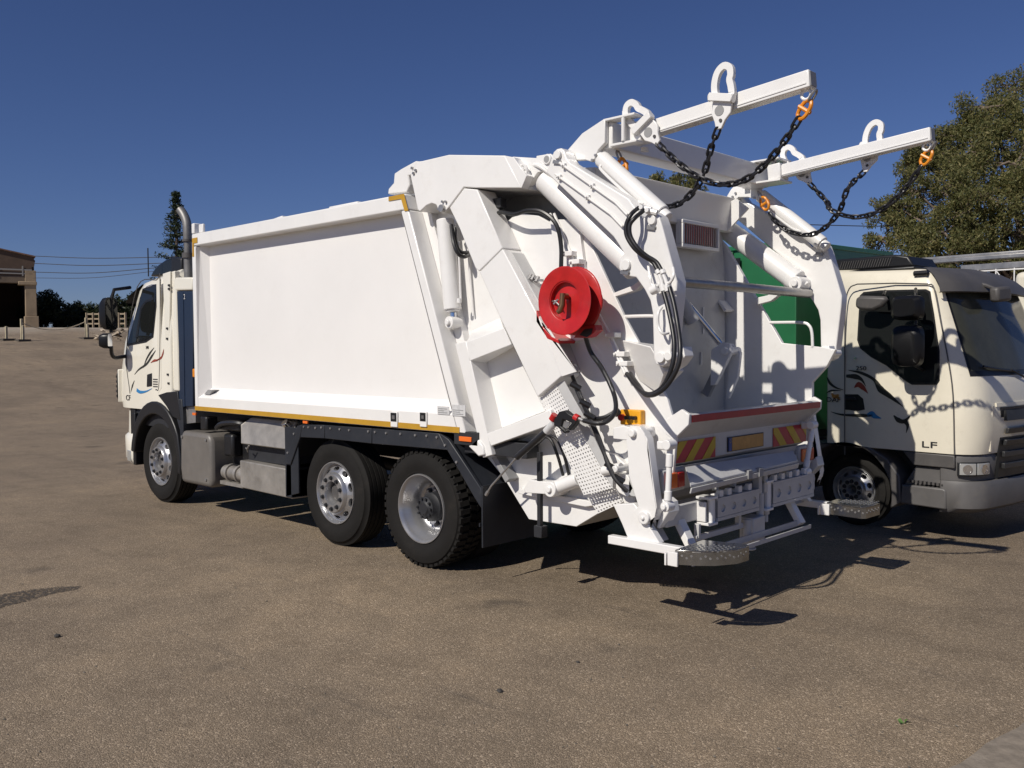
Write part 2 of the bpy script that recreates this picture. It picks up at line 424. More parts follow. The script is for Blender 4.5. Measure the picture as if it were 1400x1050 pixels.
for k in range(5):
    a = k*1.3; s.add([p+Vector((0, 0, .004)), p+Vector((math.cos(a), math.sin(a), 0))*.03+Vector((0, 0, .02)), p+Vector((math.cos(a+.5), math.sin(a+.5), 0))*.035+Vector((0, 0, .012))], [(0, 1, 2)])
tag(s.build('weed', mat('weed_leaf', (.08, .16, .03), .6), off=p), 'tiny green weed sprig growing from the asphalt at lower right', 'plant')

# ------------------------------------------------------------------ foliage
def leafmat(name, c1, c2, c3, tr=.25):
    m = bpy.data.materials.new(name); m.use_nodes = True
    N, K = m.node_tree.nodes, m.node_tree.links; P = N['Principled BSDF']
    ge = N.new('ShaderNodeNewGeometry'); r = N.new('ShaderNodeValToRGB'); e = r.color_ramp.elements; e.new(.5)
    for i, (p, c) in enumerate(((0, c1), (.55, c2), (1, c3))): e[i].position = p; e[i].color = (*c, 1)
    K.new(ge.outputs['Random Per Island'], r.inputs[0]); K.new(r.outputs[0], P.inputs['Base Color'])
    P.inputs['Roughness'].default_value = .55; P.inputs['Specular IOR Level'].default_value = .3
    t = N.new('ShaderNodeBsdfTranslucent'); K.new(r.outputs[0], t.inputs['Color'])
    x = N.new('ShaderNodeMixShader'); x.inputs[0].default_value = tr; K.new(P.outputs[0], x.inputs[1]); K.new(t.outputs[0], x.inputs[2])
    K.new(x.outputs[0], N['Material Output'].inputs['Surface'])
    return m
BARK = mat('bark', (.17, .13, .10), .85, var=.45, vscale=4, bump=.5, bscale=12)
def leaf_cloud(rng, clumps, per, size, flat=.55, droop=.3):
    """clumps: (centre, radius); leaves thicker near each clump's shell; returns vert and face arrays"""
    V = []; F = []
    for (c, r) in clumps:
        n = max(6, int(per*r*r))
        d = rng.normal(size=(n, 3)); d /= np.linalg.norm(d, axis=1)[:, None]
        rad = r*(rng.random(n)**.45)
        p = np.array(c)[None]+d*rad[:, None]*np.array([1, 1, flat+.25])
        a = rng.normal(size=(n, 3)); a[:, 2] -= droop*1.4; a /= np.linalg.norm(a, axis=1)[:, None]
        b = rng.normal(size=(n, 3)); b -= a*(a*b).sum(1)[:, None]; b /= np.linalg.norm(b, axis=1)[:, None]
        s = size*(.6+.8*rng.random(n))
        L = a*s[:, None]; W = b*(s*.32)[:, None]
        k = len(V)
        q = np.stack([p-L, p+W, p+L, p-W], 1).reshape(-1, 3)
        V.append(q)
    V = np.concatenate(V)
    return V
def crown(name, V, m, parent):
    me = bpy.data.meshes.new(name); n = len(V)//4
    me.vertices.add(4*n); me.vertices.foreach_set('co', (V-np.array(parent.location)).astype(np.float32).ravel())
    me.loops.add(4*n); me.loops.foreach_set('vertex_index', np.arange(4*n, dtype=np.int32))
    me.polygons.add(n); me.polygons.foreach_set('loop_start', np.arange(0, 4*n, 4, dtype=np.int32)); me.polygons.foreach_set('loop_total', np.full(n, 4, np.int32))
    me.update(); me.materials.append(m)
    o = bpy.data.objects.new(name, me); COL.objects.link(o); o.parent = parent
    return o
def limb(mb, a, b, r0, r1, rng, n=5, wig=.12):
    a, b = Vector(a), Vector(b); L = (b-a).length; pts = []; rr = []
    for i in range(n+1):
        t = i/n; p = a.lerp(b, t)
        if 0 < i < n: p += Vector(rng.normal(size=3))*wig*L/n
        pts.append(p); rr.append(r0+(r1-r0)*t)
    mb.tube(pts, rr, 8)
def big_tree(seed, base, h, blobs, label, leafm, per, size, droop=.4, flat=.7, sub=7, subr=(.26, .50), name='tree', trunk_r=.28, group=None):
    rng = np.random.default_rng(seed)
    root = empty(name, base, label, 'tree', group=group)
    tb = MB(); base = Vector(base); fork = base+Vector((rng.normal()*.3, rng.normal()*.3, h*.28))
    limb(tb, base-Vector((0, 0, .2)), fork, trunk_r, trunk_r*.7, rng, wig=.05)
    clumps = []
    for c, r in blobs:
        c = Vector(c); limb(tb, fork, c, trunk_r*.34, trunk_r*.06, rng, 7, .3)
        for k in range(sub):
            d = Vector(rng.normal(size=3)).normalized()*r*(.45+.5*rng.random()); d.z *= .8
            q = c+d; clumps.append((tuple(q), r*(subr[0]+rng.random()*(subr[1]-subr[0]))))
            limb(tb, c, q, trunk_r*.12, trunk_r*.03, rng, 4, .25)
    tb.build('trunk', BARK, root)
    V = leaf_cloud(rng, clumps, per, size, flat, droop)
    crown('crown', V, leafm, root)
    return root
EUC = leafmat('eucalyptus_leaf', (.08, .094, .036), (.18, .185, .07), (.32, .275, .12), .5)
DARKLEAF = leafmat('dark_bush_leaf', (.010, .018, .008), (.022, .034, .013), (.042, .052, .02), .15)
CONIF = leafmat('conifer_needle', (.012, .022, .012), (.026, .042, .02), (.05, .065, .03), .1)

# eucalyptus behind the parked trucks: blobs set out along its outline, 26 to 32 m away
def blob(px, py, d, r): return (tuple(at_d(px, py, d)), r)
bt = at_d(1372, 470, 29); bt = Vector((bt.x, bt.y, 0))
big_tree(3, bt, 9, [blob(1385, 122, 29, .9), blob(1348, 148, 28.5, .9), blob(1405, 165, 28, 1.2), blob(1318, 178, 29, .75), blob(1335, 210, 28, 1.1), blob(1390, 225, 27, 1.3), blob(1288, 212, 29, .65),
    blob(1270, 225, 29, .75), blob(1300, 255, 28, 1.0), blob(1345, 270, 27, 1.1), blob(1254, 262, 28, .7), blob(1262, 296, 28, .85), blob(1217, 300, 28, .62), blob(1233, 322, 27.5, .7), blob(1290, 318, 27, .9),
    blob(1330, 330, 27, .9), blob(1385, 320, 27, 1.0), blob(1420, 260, 28, 1.4), blob(1430, 190, 29, 1.2), blob(1205, 325, 28, .5), blob(1450, 320, 28, 1.4), blob(1250, 342, 27, .8), blob(1300, 350, 27, .9), blob(1360, 352, 27, 1.0), blob(1410, 350, 27, 1.0), blob(1310, 220, 28.5, .8), blob(1230, 285, 28, .6), blob(1365, 190, 28, .9), blob(1320, 290, 27, .9), blob(1247, 222, 29, .62), blob(1238, 246, 28.5, .6), blob(1292, 186, 29, .6), blob(1268, 203, 29, .55), blob(1212, 282, 28, .5)],
    'tall grey green eucalyptus tree rising behind the parked trucks at right', EUC, 2300, .056, name='eucalyptus_tree', trunk_r=.35, sub=11)
bt = at_d(922, 470, 38); bt = Vector((bt.x, bt.y, 0))
big_tree(5, bt, 6, [blob(905, 246, 38, .6), blob(925, 243, 38.5, .7), blob(943, 255, 38, .65), blob(915, 262, 38, .8), blob(935, 275, 38, 1.0), blob(900, 262, 38, .6)],
    'tree top just showing between the lifting frame and the tailgate', EUC, 1800, .075, trunk_r=.2, name='eucalyptus_tree', sub=6)

# conifer behind the exhaust stack
def conifer(px, dist, top_py, label):
    b = at_d(px, 460, dist); b = Vector((b.x, b.y, terrain(b.x, b.y))); top = at_d(px+1, top_py, dist)
    H = top.z-b.z; rng = np.random.default_rng(11)
    root = empty('conifer_tree', b, label, 'tree'); t = MB(); t.tube([b, b.lerp(Vector((b.x, b.y, top.z)), .5), Vector((b.x, b.y, top.z))], [.16, .1, .02], 7)
    cl = []
    z = .18
    while z < .99:
        w = (1-z)**1.0*1.95+.05
        for k in range(5):
            a = rng.random()*2*PI; L = w*(.35+.8*rng.random()); q0 = b+Vector((0, 0, H*z)); q1 = q0+Vector((math.cos(a)*L, math.sin(a)*L, .25*L-.1))
            t.tube([q0, q1], [.03, .008], 5)
            for s_ in np.linspace(.25, 1, 5): cl.append((tuple(q0.lerp(q1, s_)), .20+.10*rng.random()))
        z += .04
    t.build('trunk', BARK, root)
    crown('crown', leaf_cloud(rng, cl, 210, .085, .5, .2), CONIF, root)
conifer(244, 52, 262, 'slim dark conifer standing behind the exhaust stack')

# dark bushes between the stone building and the cab
for i, (px, py, d, blobs) in enumerate(((72, 440, 84, [(52, 432, 1.6), (56, 420, 1.4), (98, 436, 1.5), (62, 418, 1.6), (75, 420, 1.7), (88, 425, 1.5), (58, 432, 1.5), (72, 436, 1.7), (90, 438, 1.6)]),
                                        (118, 440, 88, [(98, 430, 1.3), (108, 436, 1.6), (120, 436, 1.6), (138, 436, 1.5), (104, 428, 1.3), (116, 424, 1.5), (128, 430, 1.4), (112, 438, 1.6), (130, 440, 1.5)]),
                                        (156, 440, 86, [(142, 428, 1.2), (158, 424, 1.4), (170, 420, 1.6), (185, 424, 1.8), (150, 438, 1.7), (170, 438, 1.6), (190, 438, 1.6)]))):
    b = at_d(px, 450, d); b = Vector((b.x, b.y, terrain(b.x, b.y)))
    big_tree(20+i, b, 3, [blob(x, y, d+rnd.uniform(-1, 1), r) for x, y, r in blobs], ['dark dense bush beside the stone building', 'middle dark bush between stone building and cab', 'dark bush showing behind the door mirror of the cab'][i],
             DARKLEAF, 420, .16, name='bush', trunk_r=.12, sub=6, group='dark bushes on the rise')

# ------------------------------------------------------------------ stone building at the far left
def stonemat(name, c, c2):
    m = mat(name, c, .85, var=.3, vscale=.8, bump=.4, bscale=3, dirt=(c2, 1.2, .7)); return m
STONE = stonemat('weathered_limestone', (.33, .25, .165), (.16, .11, .075)); STONED = stonemat('shaded_stone', (.10, .065, .046), (.04, .03, .024))  # STONED: shade on the facade and interior put into a darker stone colour
STONEM = stonemat('darker_limestone', (.16, .12, .085), (.06, .045, .035))  # darker than the pier stone, with random dark patches
ROOF = mat('rusty_roof_sheet', (.20, .11, .075), .8, var=.4, vscale=1.5)
DB = 78.0
bc = at_d(51, 447, DB); bz = terrain(bc.x, bc.y)
bld = empty('stone_building', (bc.x, bc.y, bz), 'old open fronted stone building with brown gable roof at far left', 'building')
rt = Vector((RT.x, RT.y, 0)).normalized(); fw = Vector((FW.x, FW.y, 0)).normalized()
fa = (rt*.85+fw*.53).normalized()            # along the facade
fb = Vector((-fa.y, fa.x, 0))                # into the building
o0 = Vector((bc.x, bc.y, bz))
def fp(a, z, b=0): return o0+fa*a+fb*b+Vector((0, 0, z))
def fbox(mb, a0, a1, z0, z1, b0, b1): mb.prism([fp(a0, z0, b0), fp(a1, z0, b0), fp(a1, z0, b1), fp(a0, z0, b1)], (0, 0, z1-z0))
pier = MB(); fbox(pier, -.95, .12, -1, 1.35, -.25, 1.0); pier.prism([fp(-.85, 1.35, -.12), fp(0, 1.35, -.12), fp(0, 1.35, .9), fp(-.85, 1.35, .9)], (0, 0, 3.9)); fbox(pier, -1.35, .05, 4.0, 4.3, -.22, 1.0)
pier.build('corner_pier', STONE, bld, .04)
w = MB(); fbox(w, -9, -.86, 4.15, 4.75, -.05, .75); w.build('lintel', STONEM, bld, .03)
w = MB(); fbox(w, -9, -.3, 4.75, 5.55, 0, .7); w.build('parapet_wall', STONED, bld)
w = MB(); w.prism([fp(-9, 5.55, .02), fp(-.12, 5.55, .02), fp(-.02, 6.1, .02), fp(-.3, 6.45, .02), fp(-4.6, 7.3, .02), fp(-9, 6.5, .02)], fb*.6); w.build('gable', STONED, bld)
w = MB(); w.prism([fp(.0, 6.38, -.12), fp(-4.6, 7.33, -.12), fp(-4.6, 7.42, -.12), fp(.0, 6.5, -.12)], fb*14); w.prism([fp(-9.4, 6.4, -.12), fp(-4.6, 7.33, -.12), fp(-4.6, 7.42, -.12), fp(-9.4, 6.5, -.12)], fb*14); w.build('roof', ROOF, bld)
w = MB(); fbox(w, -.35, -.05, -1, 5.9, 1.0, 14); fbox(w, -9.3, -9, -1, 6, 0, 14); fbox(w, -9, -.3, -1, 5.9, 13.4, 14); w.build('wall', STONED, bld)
for a in (-5.0, -3.4):
    w = MB(); fbox(w, a-.14, a+.14, -1, 4.15, 5, 5.3); w.build('inner_post', STONE, bld)
w = MB(); w.bar(fp(-9, 5.28, -.09), fp(-.3, 5.28, -.09), .06, .12); w.bar(fp(-9, 4.95, -.09), fp(-.3, 4.95, -.09), .06, .1)
for a in (-1.0, -3, -5, -7): w.bar(fp(a, 4.75, -.09), fp(a, 5.6, -.09), .1, .1, fa)
w.build('railing', mat('grey_railing', (.25, .24, .23), .7), bld)
w = MB(); w.prism([fp(-8, -.5, -.8), fp(-2.2, -.5, -.8), fp(-4.4, 2.1, -.8), fp(-8, 2.3, -.8)], fb*.3); w.build('leaning_sheet', mat('pale_blue_sheet', (.22, .24, .24), .7, var=.2), bld)

# low sand heap at the foot of the building
s = MB(); c = fp(-3.0, -.2, -2.6)
s.lathe(c, (0, 0, 1), [(-.3, 3.4), (.15, 2.6), (.42, 1.3), (.55, .4), (.57, .01)], 18)
for v in s.v: v += Vector(mnoise.noise_vector(v*1.1))*.22
tag(s.build('sand_heap', mat('pale_sand', (.44, .36, .26), .9, var=.3, vscale=3, bump=.3, bscale=8), off=c), 'low heap of pale sand at the foot of the stone building', 'sand heap')

# barrier posts with a rail, wooden fence
POST = mat('cream_painted_post', (.50, .43, .29), .7, var=.3, vscale=4)
def gp(px, py): return ground_hit(px, py)
posts = [((30, 466), 'pale barrier post standing left of the road rise', True), ((118, 463), 'pale barrier post beside the wooden fence', True), ((9, 465), 'short pale post near the left picture edge', False)]
pts = []
for (px, py), lab, tall in posts:
    b = gp(px, py); root = empty('barrier_post', b, lab, 'post', group='barrier posts on the rise'); H = 1.15 if tall else .72; pts.append(b)
    m_ = MB(); m_.box(b.x-.055, b.x+.055, b.y-.055, b.y+.055, b.z-.1, b.z+H); m_.build('post', POST, root, .015)
    if tall: m_ = MB(); m_.box(b.x+.16, b.x+.27, b.y-.055, b.y+.055, b.z-.1, b.z+H*.7); m_.build('post', POST, root, .015)
    m_ = MB(); m_.box(b.x-.3, b.x+.45, b.y-.3, b.y+.3, b.z-.1, b.z+.07); m_.build('base', mat('dark_base', (.07, .06, .05), .9), root)
a, b = pts[0]+Vector((0, 0, .95)), pts[1]+Vector((0, 0, .95))
m_ = MB(); pth = [a.lerp(b, t)-Vector((0, 0, .42*4*t*(1-t))) for t in np.linspace(0, 1, 16)]; m_.tube(pth, .025, 6)
tag(m_.build('rope', mat('pale_rope', (.42, .36, .26), .8), off=a), 'pale slack rope strung between the two barrier posts', 'rope')
fd = 66
f0 = at_d(119, 452, fd); f1 = at_d(172, 452, fd)
fr = empty('wooden_fence', (f0.x, f0.y, terrain(f0.x, f0.y)), 'low wooden rail fence beyond the cab mirrors', 'fence')
WOODF = mat('bleached_fence_wood', (.36, .29, .2), .8, var=.3, vscale=4)
for t in np.linspace(0, 1, 7):
    p = f0.lerp(f1, t); z = terrain(p.x, p.y); m_ = MB(); m_.box(p.x-.06, p.x+.06, p.y-.06, p.y+.06, z-.2, z+1.15); m_.build('post', WOODF, fr)
for zz in (.35, .7, 1.05):
    m_ = MB(); m_.bar(Vector((f0.x, f0.y, terrain(f0.x, f0.y)+zz)), Vector((f1.x, f1.y, terrain(f1.x, f1.y)+zz)), .04, .11); m_.build('rail', WOODF, fr)

# rubble strewn by the fence
rb = MB()
for i in range(46):
    p = gp(rnd.uniform(132, 170), rnd.uniform(452, 466)); r = rnd.uniform(.08, .3)
    rb.add([p+Vector((rnd.uniform(-1, 1), rnd.uniform(-1, 1), rnd.uniform(-.1, .8)))*r for k in range(6)], [(0, 2, 4), (2, 1, 4), (1, 3, 4), (3, 0, 4), (2, 0, 5), (1, 2, 5), (3, 1, 5), (0, 3, 5)])
tag(rb.build('rubble', mat('pale_rubble', (.40, .33, .25), .9, var=.3)), 'pale rubble strewn at the foot of the wooden fence', kind='stuff')

# power lines
WIRE = mat('power_wire', (.03, .03, .035), .6)
for i, (y0, ym, y1, lab) in enumerate(((350, 353, 351, 'topmost power line from the stone building past the cab'), (360, 363, 359, 'second power line down from the stone building'), (372, 373, 364, 'third power line down from the stone building'), (380, 379.5, 368, 'lowest and faintest power line from the stone building'))):
    a, m2, b = at_d(46, y0, 74), at_d(130, ym, 70), at_d(240, y1, 66)
    end = at_d(330, y1-2, 64); w = MB(); w.tube(smooth_path([a, m2, b, end], 8), .028 if i < 3 else .02, 5)
    tag(w.build('power_line', WIRE, off=a), lab, 'power line', 'power lines across the left sky')
w = MB(); a = at_d(1060, 306, 45); b = at_d(1300, 309, 48); w.tube([a, a.lerp(b, .5)-Vector((0, 0, .06)), b], .024, 5)
tag(w.build('power_line', WIRE, off=a), 'power line running behind the right lifting arm into the eucalyptus', 'power line')
# ------------------------------------------------------------------ lettering
def text(name, body, size, m, parent, frame, depth=.003, shear=0, sx=1):
    cu = bpy.data.curves.new(name, 'FONT'); cu.body = body; cu.size = size; cu.extrude = depth; cu.shear = shear; cu.align_x = 'LEFT'
    t = bpy.data.objects.new(name+'_curve', cu); COL.objects.link(t)
    dg = bpy.context.evaluated_depsgraph_get(); me = bpy.data.meshes.new_from_object(t.evaluated_get(dg))
    bpy.data.objects.remove(t); bpy.data.curves.remove(cu)
    me.materials.clear(); me.materials.append(m)
    o, xa, ya, za = (Vector(q) for q in frame)
    mm = Matrix(((xa.x*sx, ya.x, za.x, o.x), (xa.y*sx, ya.y, za.y, o.y), (xa.z*sx, ya.z, za.z, o.z), (0, 0, 0, 1)))
    if parent.get('_off') is not None: mm = Matrix.Translation(-Vector(parent['_off'])) @ mm
    me.transform(mm); me.name = name
    ob = bpy.data.objects.new(name, me); COL.objects.link(ob); ob.parent = parent
    if parent.get('_off') is not None: ob['_off'] = list(parent['_off'])
    return ob
def ribbon(mb, pts, widths, nrm, d=.003, n=6):
    """flat tapering swirl lying on a surface whose outward normal is nrm"""
    P = smooth_path(pts, n); W = []
    for i in range(len(P)):
        t = i/(len(P)-1)*(len(widths)-1); k = min(int(t), len(widths)-2); W.append(widths[k]+(widths[k+1]-widths[k])*(t-k))
    nrm = Vector(nrm); A = []; B = []
    for i, p in enumerate(P):
        t = (P[min(i+1, len(P)-1)]-P[max(i-1, 0)]).normalized(); s = t.cross(nrm).normalized()
        A.append(p+s*W[i]/2); B.append(p-s*W[i]/2)
    m = len(P); vs = [q+nrm*d for q in A]+[q+nrm*d for q in B]
    mb.add(vs, [(i, i+1, m+i+1, m+i) for i in range(m-1)])

# ------------------------------------------------------------------ wheels (axle along y, outer face towards -y)
def tyre_mb(R, W, rim, ribs=True):
    mb = MB(); sh = R-.035
    prof = [(.03, rim-.01), (.004, rim+.012), (0, rim+.04), (-.012, rim+(R-rim)*.35), (-.012, rim+(R-rim)*.6), (.0, rim+(R-rim)*.8), (.014, sh), (.035, R-.006)]
    if ribs:
        g = 5; x0, x1 = .035, W-.035
        for i in range(g):
            a = x0+(x1-x0)*i/g; b = x0+(x1-x0)*(i+1)/g
            prof += [(a+.001, R), (b-.012, R), (b-.010, R-.012), (b-.002, R-.012)]
        prof += [(W-.035, R-.006)]
    else: prof += [(.05, R-.012), (W-.05, R-.012), (W-.035, R-.018)]
    prof += [(W-.014, sh), (W, rim+(R-rim)*.6), (W-.004, rim+.02), (W-.03, rim-.01)]
    mb.lathe((0, 0, 0), (0, 1, 0), prof, 64)
    return mb
def tread_mb(R, W, n=46):
    mb = MB()
    for k in range(n):
        for row, (y0, y1, ph, sk) in enumerate(((.008, .10, 0, .02), (.108, .172, .5, -.02), (.18, W-.10, .2, .02), (W-.1, W-.008, .5, -.02))):
            a0 = 2*PI*(k+ph)/n; da = 2*PI/n*.62
            vs = []
            for rr in (R-.03, R+.008):
                for (a, y) in ((a0, y0), (a0+da, y0), (a0+da+sk, y1), (a0+sk, y1)):
                    edge = .016 if (y < .02 or y > W-.02) and rr > R else 0
                    vs.append((math.cos(a)*(rr-edge), y, math.sin(a)*(rr-edge)))
            mb.add(vs, [(0, 1, 2, 3), (4, 5, 6, 7), (0, 1, 5, 4), (1, 2, 6, 5), (2, 3, 7, 6), (3, 0, 4, 7)])
    return mb
def ring_fn(r0, r1, n, y0, y1, nv, thick=.03):
    def fn(u, v, w):
        a = 2*PI*u/n; r = r0+(r1-r0)*v/nv; y = y0+(y1-y0)*v/nv+w*thick
        return Vector((math.cos(a)*r, y, math.sin(a)*r))
    return fn
def wheel(kind, R, W, rim, parent, loc, rot=0, nuts=10, rm='alu', name='wheel'):
    t = tyre_mb(R, W, rim, kind != 'drive'); 
    # the rim is the wheel itself; tyre, hub and nuts are its pieces
    w = MB(); f = rim
    if kind == 'drive':
        w.lathe((0, 0, 0), (0, 1, 0), [(.012, f+.004), (-.002, f), (-.002, f-.008), (.012, f-.018), (.03, f-.03), (.06, f-.036), (.085, f-.06), (.16, f-.075), (.185, f-.085), (.20, f-.11)], 56)
        w.holed(10, 1, ring_fn(f-.19, f-.11, 10, .20, .20, 1), .30, .02)
        w.lathe((0, 0, 0), (0, 1, 0), [(.20, f-.19), (.198, .10)], 40)
        w.lathe((0, 0, 0), (0, 1, 0), [(.30, f-.02), (.28, .05)], 40)
    else:
        w.lathe((0, 0, 0), (0, 1, 0), [(.012, f+.004), (-.002, f), (-.002, f-.008), (.012, f-.018), (.05, f-.028), (.052, f-.034)], 56)
        w.holed(10, 1, ring_fn(f-.098, f-.034, 10, .0, .052, 1), .31, .05)
        w.lathe((0, 0, 0), (0, 1, 0), [(.0, f-.098), (-.03, f-.112), (-.036, f-.118), (-.036, f-.185), (-.02, f-.192), (.05, f-.20)], 48)
        w.lathe((0, 0, 0), (0, 1, 0), [(.11, f-.01), (.11, .05)], 40)
    wo = w.build(name, M[rm], parent); wo.location = loc; wo.rotation_euler = (0, 0, rot)
    if parent.get('_off') is not None:
        wo.location = Vector(loc)-Vector(parent['_off'])
    if '_off' in wo: del wo['_off']
    for v in list(wo.data.vertices): pass
    return wo, t, f
def build_wheel(kind, R, W, rim, parent, loc, rot=0, nuts=10, rm='alu'):
    off = list(parent['_off']) if '_off' in parent else None
    if off is not None: del parent['_off']
    wo, t, f = wheel(kind, R, W, rim, parent, Vector(loc)-(Vector(off) if off is not None else Vector()), rot, nuts, rm)
    t.build('tyre', M['rubber'], wo)
    if kind == 'drive':
        tag(tread_mb(R, W).build('tread', M['rubber'], wo), kind='stuff')
        h = MB(); h.lathe((0, 0, 0), (0, 1, 0), [(.03, .0005), (.03, .05), (.045, .062), (.055, .10), (.10, .105), (.12, .125), (.20, .13)], 32); h.build('hub', M['dark'], wo)
        r0, y0, nm = .115, .20, 'dark'
        for k in range(10):
            a = 2*PI*k/10; n = MB(); c = Vector((math.cos(a)*.084, .045, math.sin(a)*.084)); n.cyl(c, c-Vector((0, .016, 0)), .011, 6); n.build('hub_bolt', M['dark'], wo)
        for k in range(10):
            a = 2*PI*(k+.5)/10; n = MB(); c = Vector((math.cos(a)*.165, .20, math.sin(a)*.165)); n.cyl(c, c-Vector((0, .035, 0)), .015, 6); n.build('wheel_nut', M['greydk'], wo)
    else:
        h = MB(); rr = f-.20; h.lathe((0, 0, 0), (0, 1, 0), [(.015, .0005), (.015, rr*.55), (.022, rr*.8), (.05, rr+.002)], 32); h.build('hub', M['greydk'], wo)
        for k in range(10):
            a = 2*PI*(k+.5)/10; n = MB(); c = Vector((math.cos(a)*(f-.152), -.036, math.sin(a)*(f-.152))); n.cyl(c, c-Vector((0, .022, 0)), .0165, 6); n.cyl(c, c-Vector((0, .006, 0)), .022, 10); n.build('wheel_nut', M['dark'], wo)
    if off is not None: parent['_off'] = off
    return wo

# ------------------------------------------------------------------ a cab lofted from plan outlines (u forward, v across, z up)
def cab_shell(sections, width, rear, tilt_from=99, nrow=None):
    """sections: (z, u where the corner starts, u of the front, inset of the side, rise towards the rear)"""
    vs = []; fs = []; m = None
    for (z, uc, uf, ins, rise, *rr) in sections:
        rv = rear+(rr[0] if rr else 0)
        half = [(rv, ins+.02), (rv+.02, ins), ((rv+uc)/2, ins), (uc, ins)]
        for k in range(1, 7):
            a = k/6*PI/2
            half.append((uc+(uf-.05-uc)*math.sin(a), ins+.30*(1-math.cos(a))))
        half += [(uf-.015, ins+.30+(width/2-ins-.30)*.5), (uf, width/2)]
        full = half+[(u, width-v) for u, v in half[-2::-1]]
        m = len(full)
        L = uf-rv
        vs += [(u, v, z+rise*(uf-u)/L) for u, v in full]
    n = len(sections)
    for i in range(n-1):
        for k in range(m):
            fs.append((i*m+k, i*m+(k+1) % m, (i+1)*m+(k+1) % m, (i+1)*m+k))
    fs.append(tuple(range(m-1, -1, -1))); fs.append(tuple(range((n-1)*m, n*m)))
    return vs, fs

def shell_pt(sec, z, t, LW=2.12):
    z = min(max(z, sec[0][0]), sec[-1][0])
    for i in range(len(sec)-1):
        if sec[i][0] <= z <= sec[i+1][0]:
            k = (z-sec[i][0])/(sec[i+1][0]-sec[i][0]); uc, uf, ins, rise = (sec[i][j]+(sec[i+1][j]-sec[i][j])*k for j in (1, 2, 3, 4)); break
    # t runs 0 (corner start) .. 1 (centre) .. 2
    m = t if t <= 1 else 2-t
    if m < .45:
        a = m/.45*PI/2; u, v = uc+(uf-.05-uc)*math.sin(a), ins+.30*(1-math.cos(a))
    else:
        k = (m-.45)/.55; v = ins+.30+(LW/2-ins-.30)*k; u = uf-.05+(.035*k/.5 if k < .5 else .035+.015*(k-.5)/.5)
    return Vector((u, v if t <= 1 else LW-v, z+rise*.02))

# ================================================================== the refuse truck
T = empty('refuse_truck', (0, 1.25, 0), 'white rear loader refuse truck with red hose reel and raised lifting frame', 'truck')
W_ = M['white']
XF = -3.91
def xr(z): return -.10+.75*(3.24-z)/2.03        # slanting rear edge of the body side
# --- body
b = MB(); b.plate([(XF+.02, 1.23), (xr(1.23)+.1, 1.23), (xr(3.16)+.1, 3.16), (XF+.02, 3.16)], .16, 2.34); b.build('body', M['panel'], T)
b = MB()
xa, xb = XF+.075, lambda z: xr(z)-.10
b.add([(xa+.07, .14, 1.47), (xb(1.47)-.17, .14, 1.47), (xb(3.12)-.10, .14, 3.12), (xa+.07, .14, 3.12)], [(0, 1, 2, 3)])
b.add([(xa+.07, .14, 1.47), (xb(1.47)-.17, .14, 1.47), (xb(1.36), .0, 1.36), (xa, .0, 1.36)], [(0, 1, 2, 3)])
b.add([(xa+.07, .14, 1.47), (xa, .0, 1.36), (xa, .06, 3.12), (xa+.07, .14, 3.12)], [(0, 1, 2, 3)])
b.add([(xb(1.47)-.17, .14, 1.47), (xb(3.12)-.10, .14, 3.12), (xb(3.12)-.0, .0, 3.12), (xb(1.36), .0, 1.36)], [(0, 1, 2, 3)])
b.build('side_panel', M['panel'], T, ang=20)
b = MB(); b.plate([(XF, 3.10), (xr(3.10), 3.10), (xr(3.24), 3.24), (XF, 3.24)], 0, .2); b.build('top_rail', W_, T, .012)
b = MB(); b.plate([(XF, 1.21), (XF+.075, 1.21), (XF+.075, 3.095), (XF, 3.095)], -.001, .2); b.build('front_post', W_, T, .01)
b = MB(); b.plate([(XF, 3.243), (XF+.065, 3.243), (XF+.065, 3.36), (XF, 3.36)], -.001, .12); b.build('post_cap', W_, T, .008)
b = MB(); b.plate([(xb(1.21), 1.212), (xr(1.21), 1.212), (xr(3.095), 3.095), (xb(3.095), 3.095)], -.001, .16); b.build('rear_post', W_, T, .01)
b = MB(); b.plate([(XF+.077, 1.21), (xb(1.21)-.002, 1.21), (xb(1.36)-.002, 1.36), (XF+.077, 1.36)], 0, .2); b.build('sill', W_, T)
b = MB(); b.plate([(XF+.003, 1.214), (xr(1.25)-.06, 1.214), (xr(1.25)-.06, 1.262), (XF+.003, 1.262)], -.006, -.003); b.build('reflective_tape', M['yellowtape'], T)
b = MB(); b.plate([(XF+.02, 2.98), (XF+.055, 2.98), (XF+.055, 3.13), (XF+.14, 3.13), (XF+.14, 3.19), (XF+.02, 3.19)], -.006, -.003); b.build('reflective_tape', M['yellowtape'], T)
q = [at_y(*p, 0) for p in ((532, 269), (553, 265), (559, 288), (554, 289), (549, 272), (532, 275))]
b = MB(); b.plate([(p.x, p.z) for p in q], -.007, -.004); b.build('reflective_tape', M['yellowtape'], T)
b = MB(); b.plate([(XF+.16, 1.40), (XF+.28, 1.40), (XF+.36, 1.455), (XF+.25, 1.455)], .008, .03)
for v in b.v: v.y = .14-(1.47-v.z)/.11*.14-.006 if v.y < .02 else v.y
b.build('vent_patch', M['grey'], T)
for px, pw in ((536, 9), (576, 9)):
    p0 = at_y(px, 584, 0); p1 = at_y(px+pw, 568, 0); b = MB(); b.box(p0.x, p1.x, -.018, .0, p0.z+.005, p1.z+.03); so = b.build('stake_socket', W_, T, .004)
    b = MB(); b.box(p0.x+.008, p1.x-.008, -.022, -.018, p0.z+.055, p1.z+.022); b.build('socket_hole', M['black'], so)
    b = MB(); b.box(p0.x+.03, p1.x-.025, -.026, -.022, p0.z+.075, p1.z-.0); b.build('socket_pin', M['steel'], so)
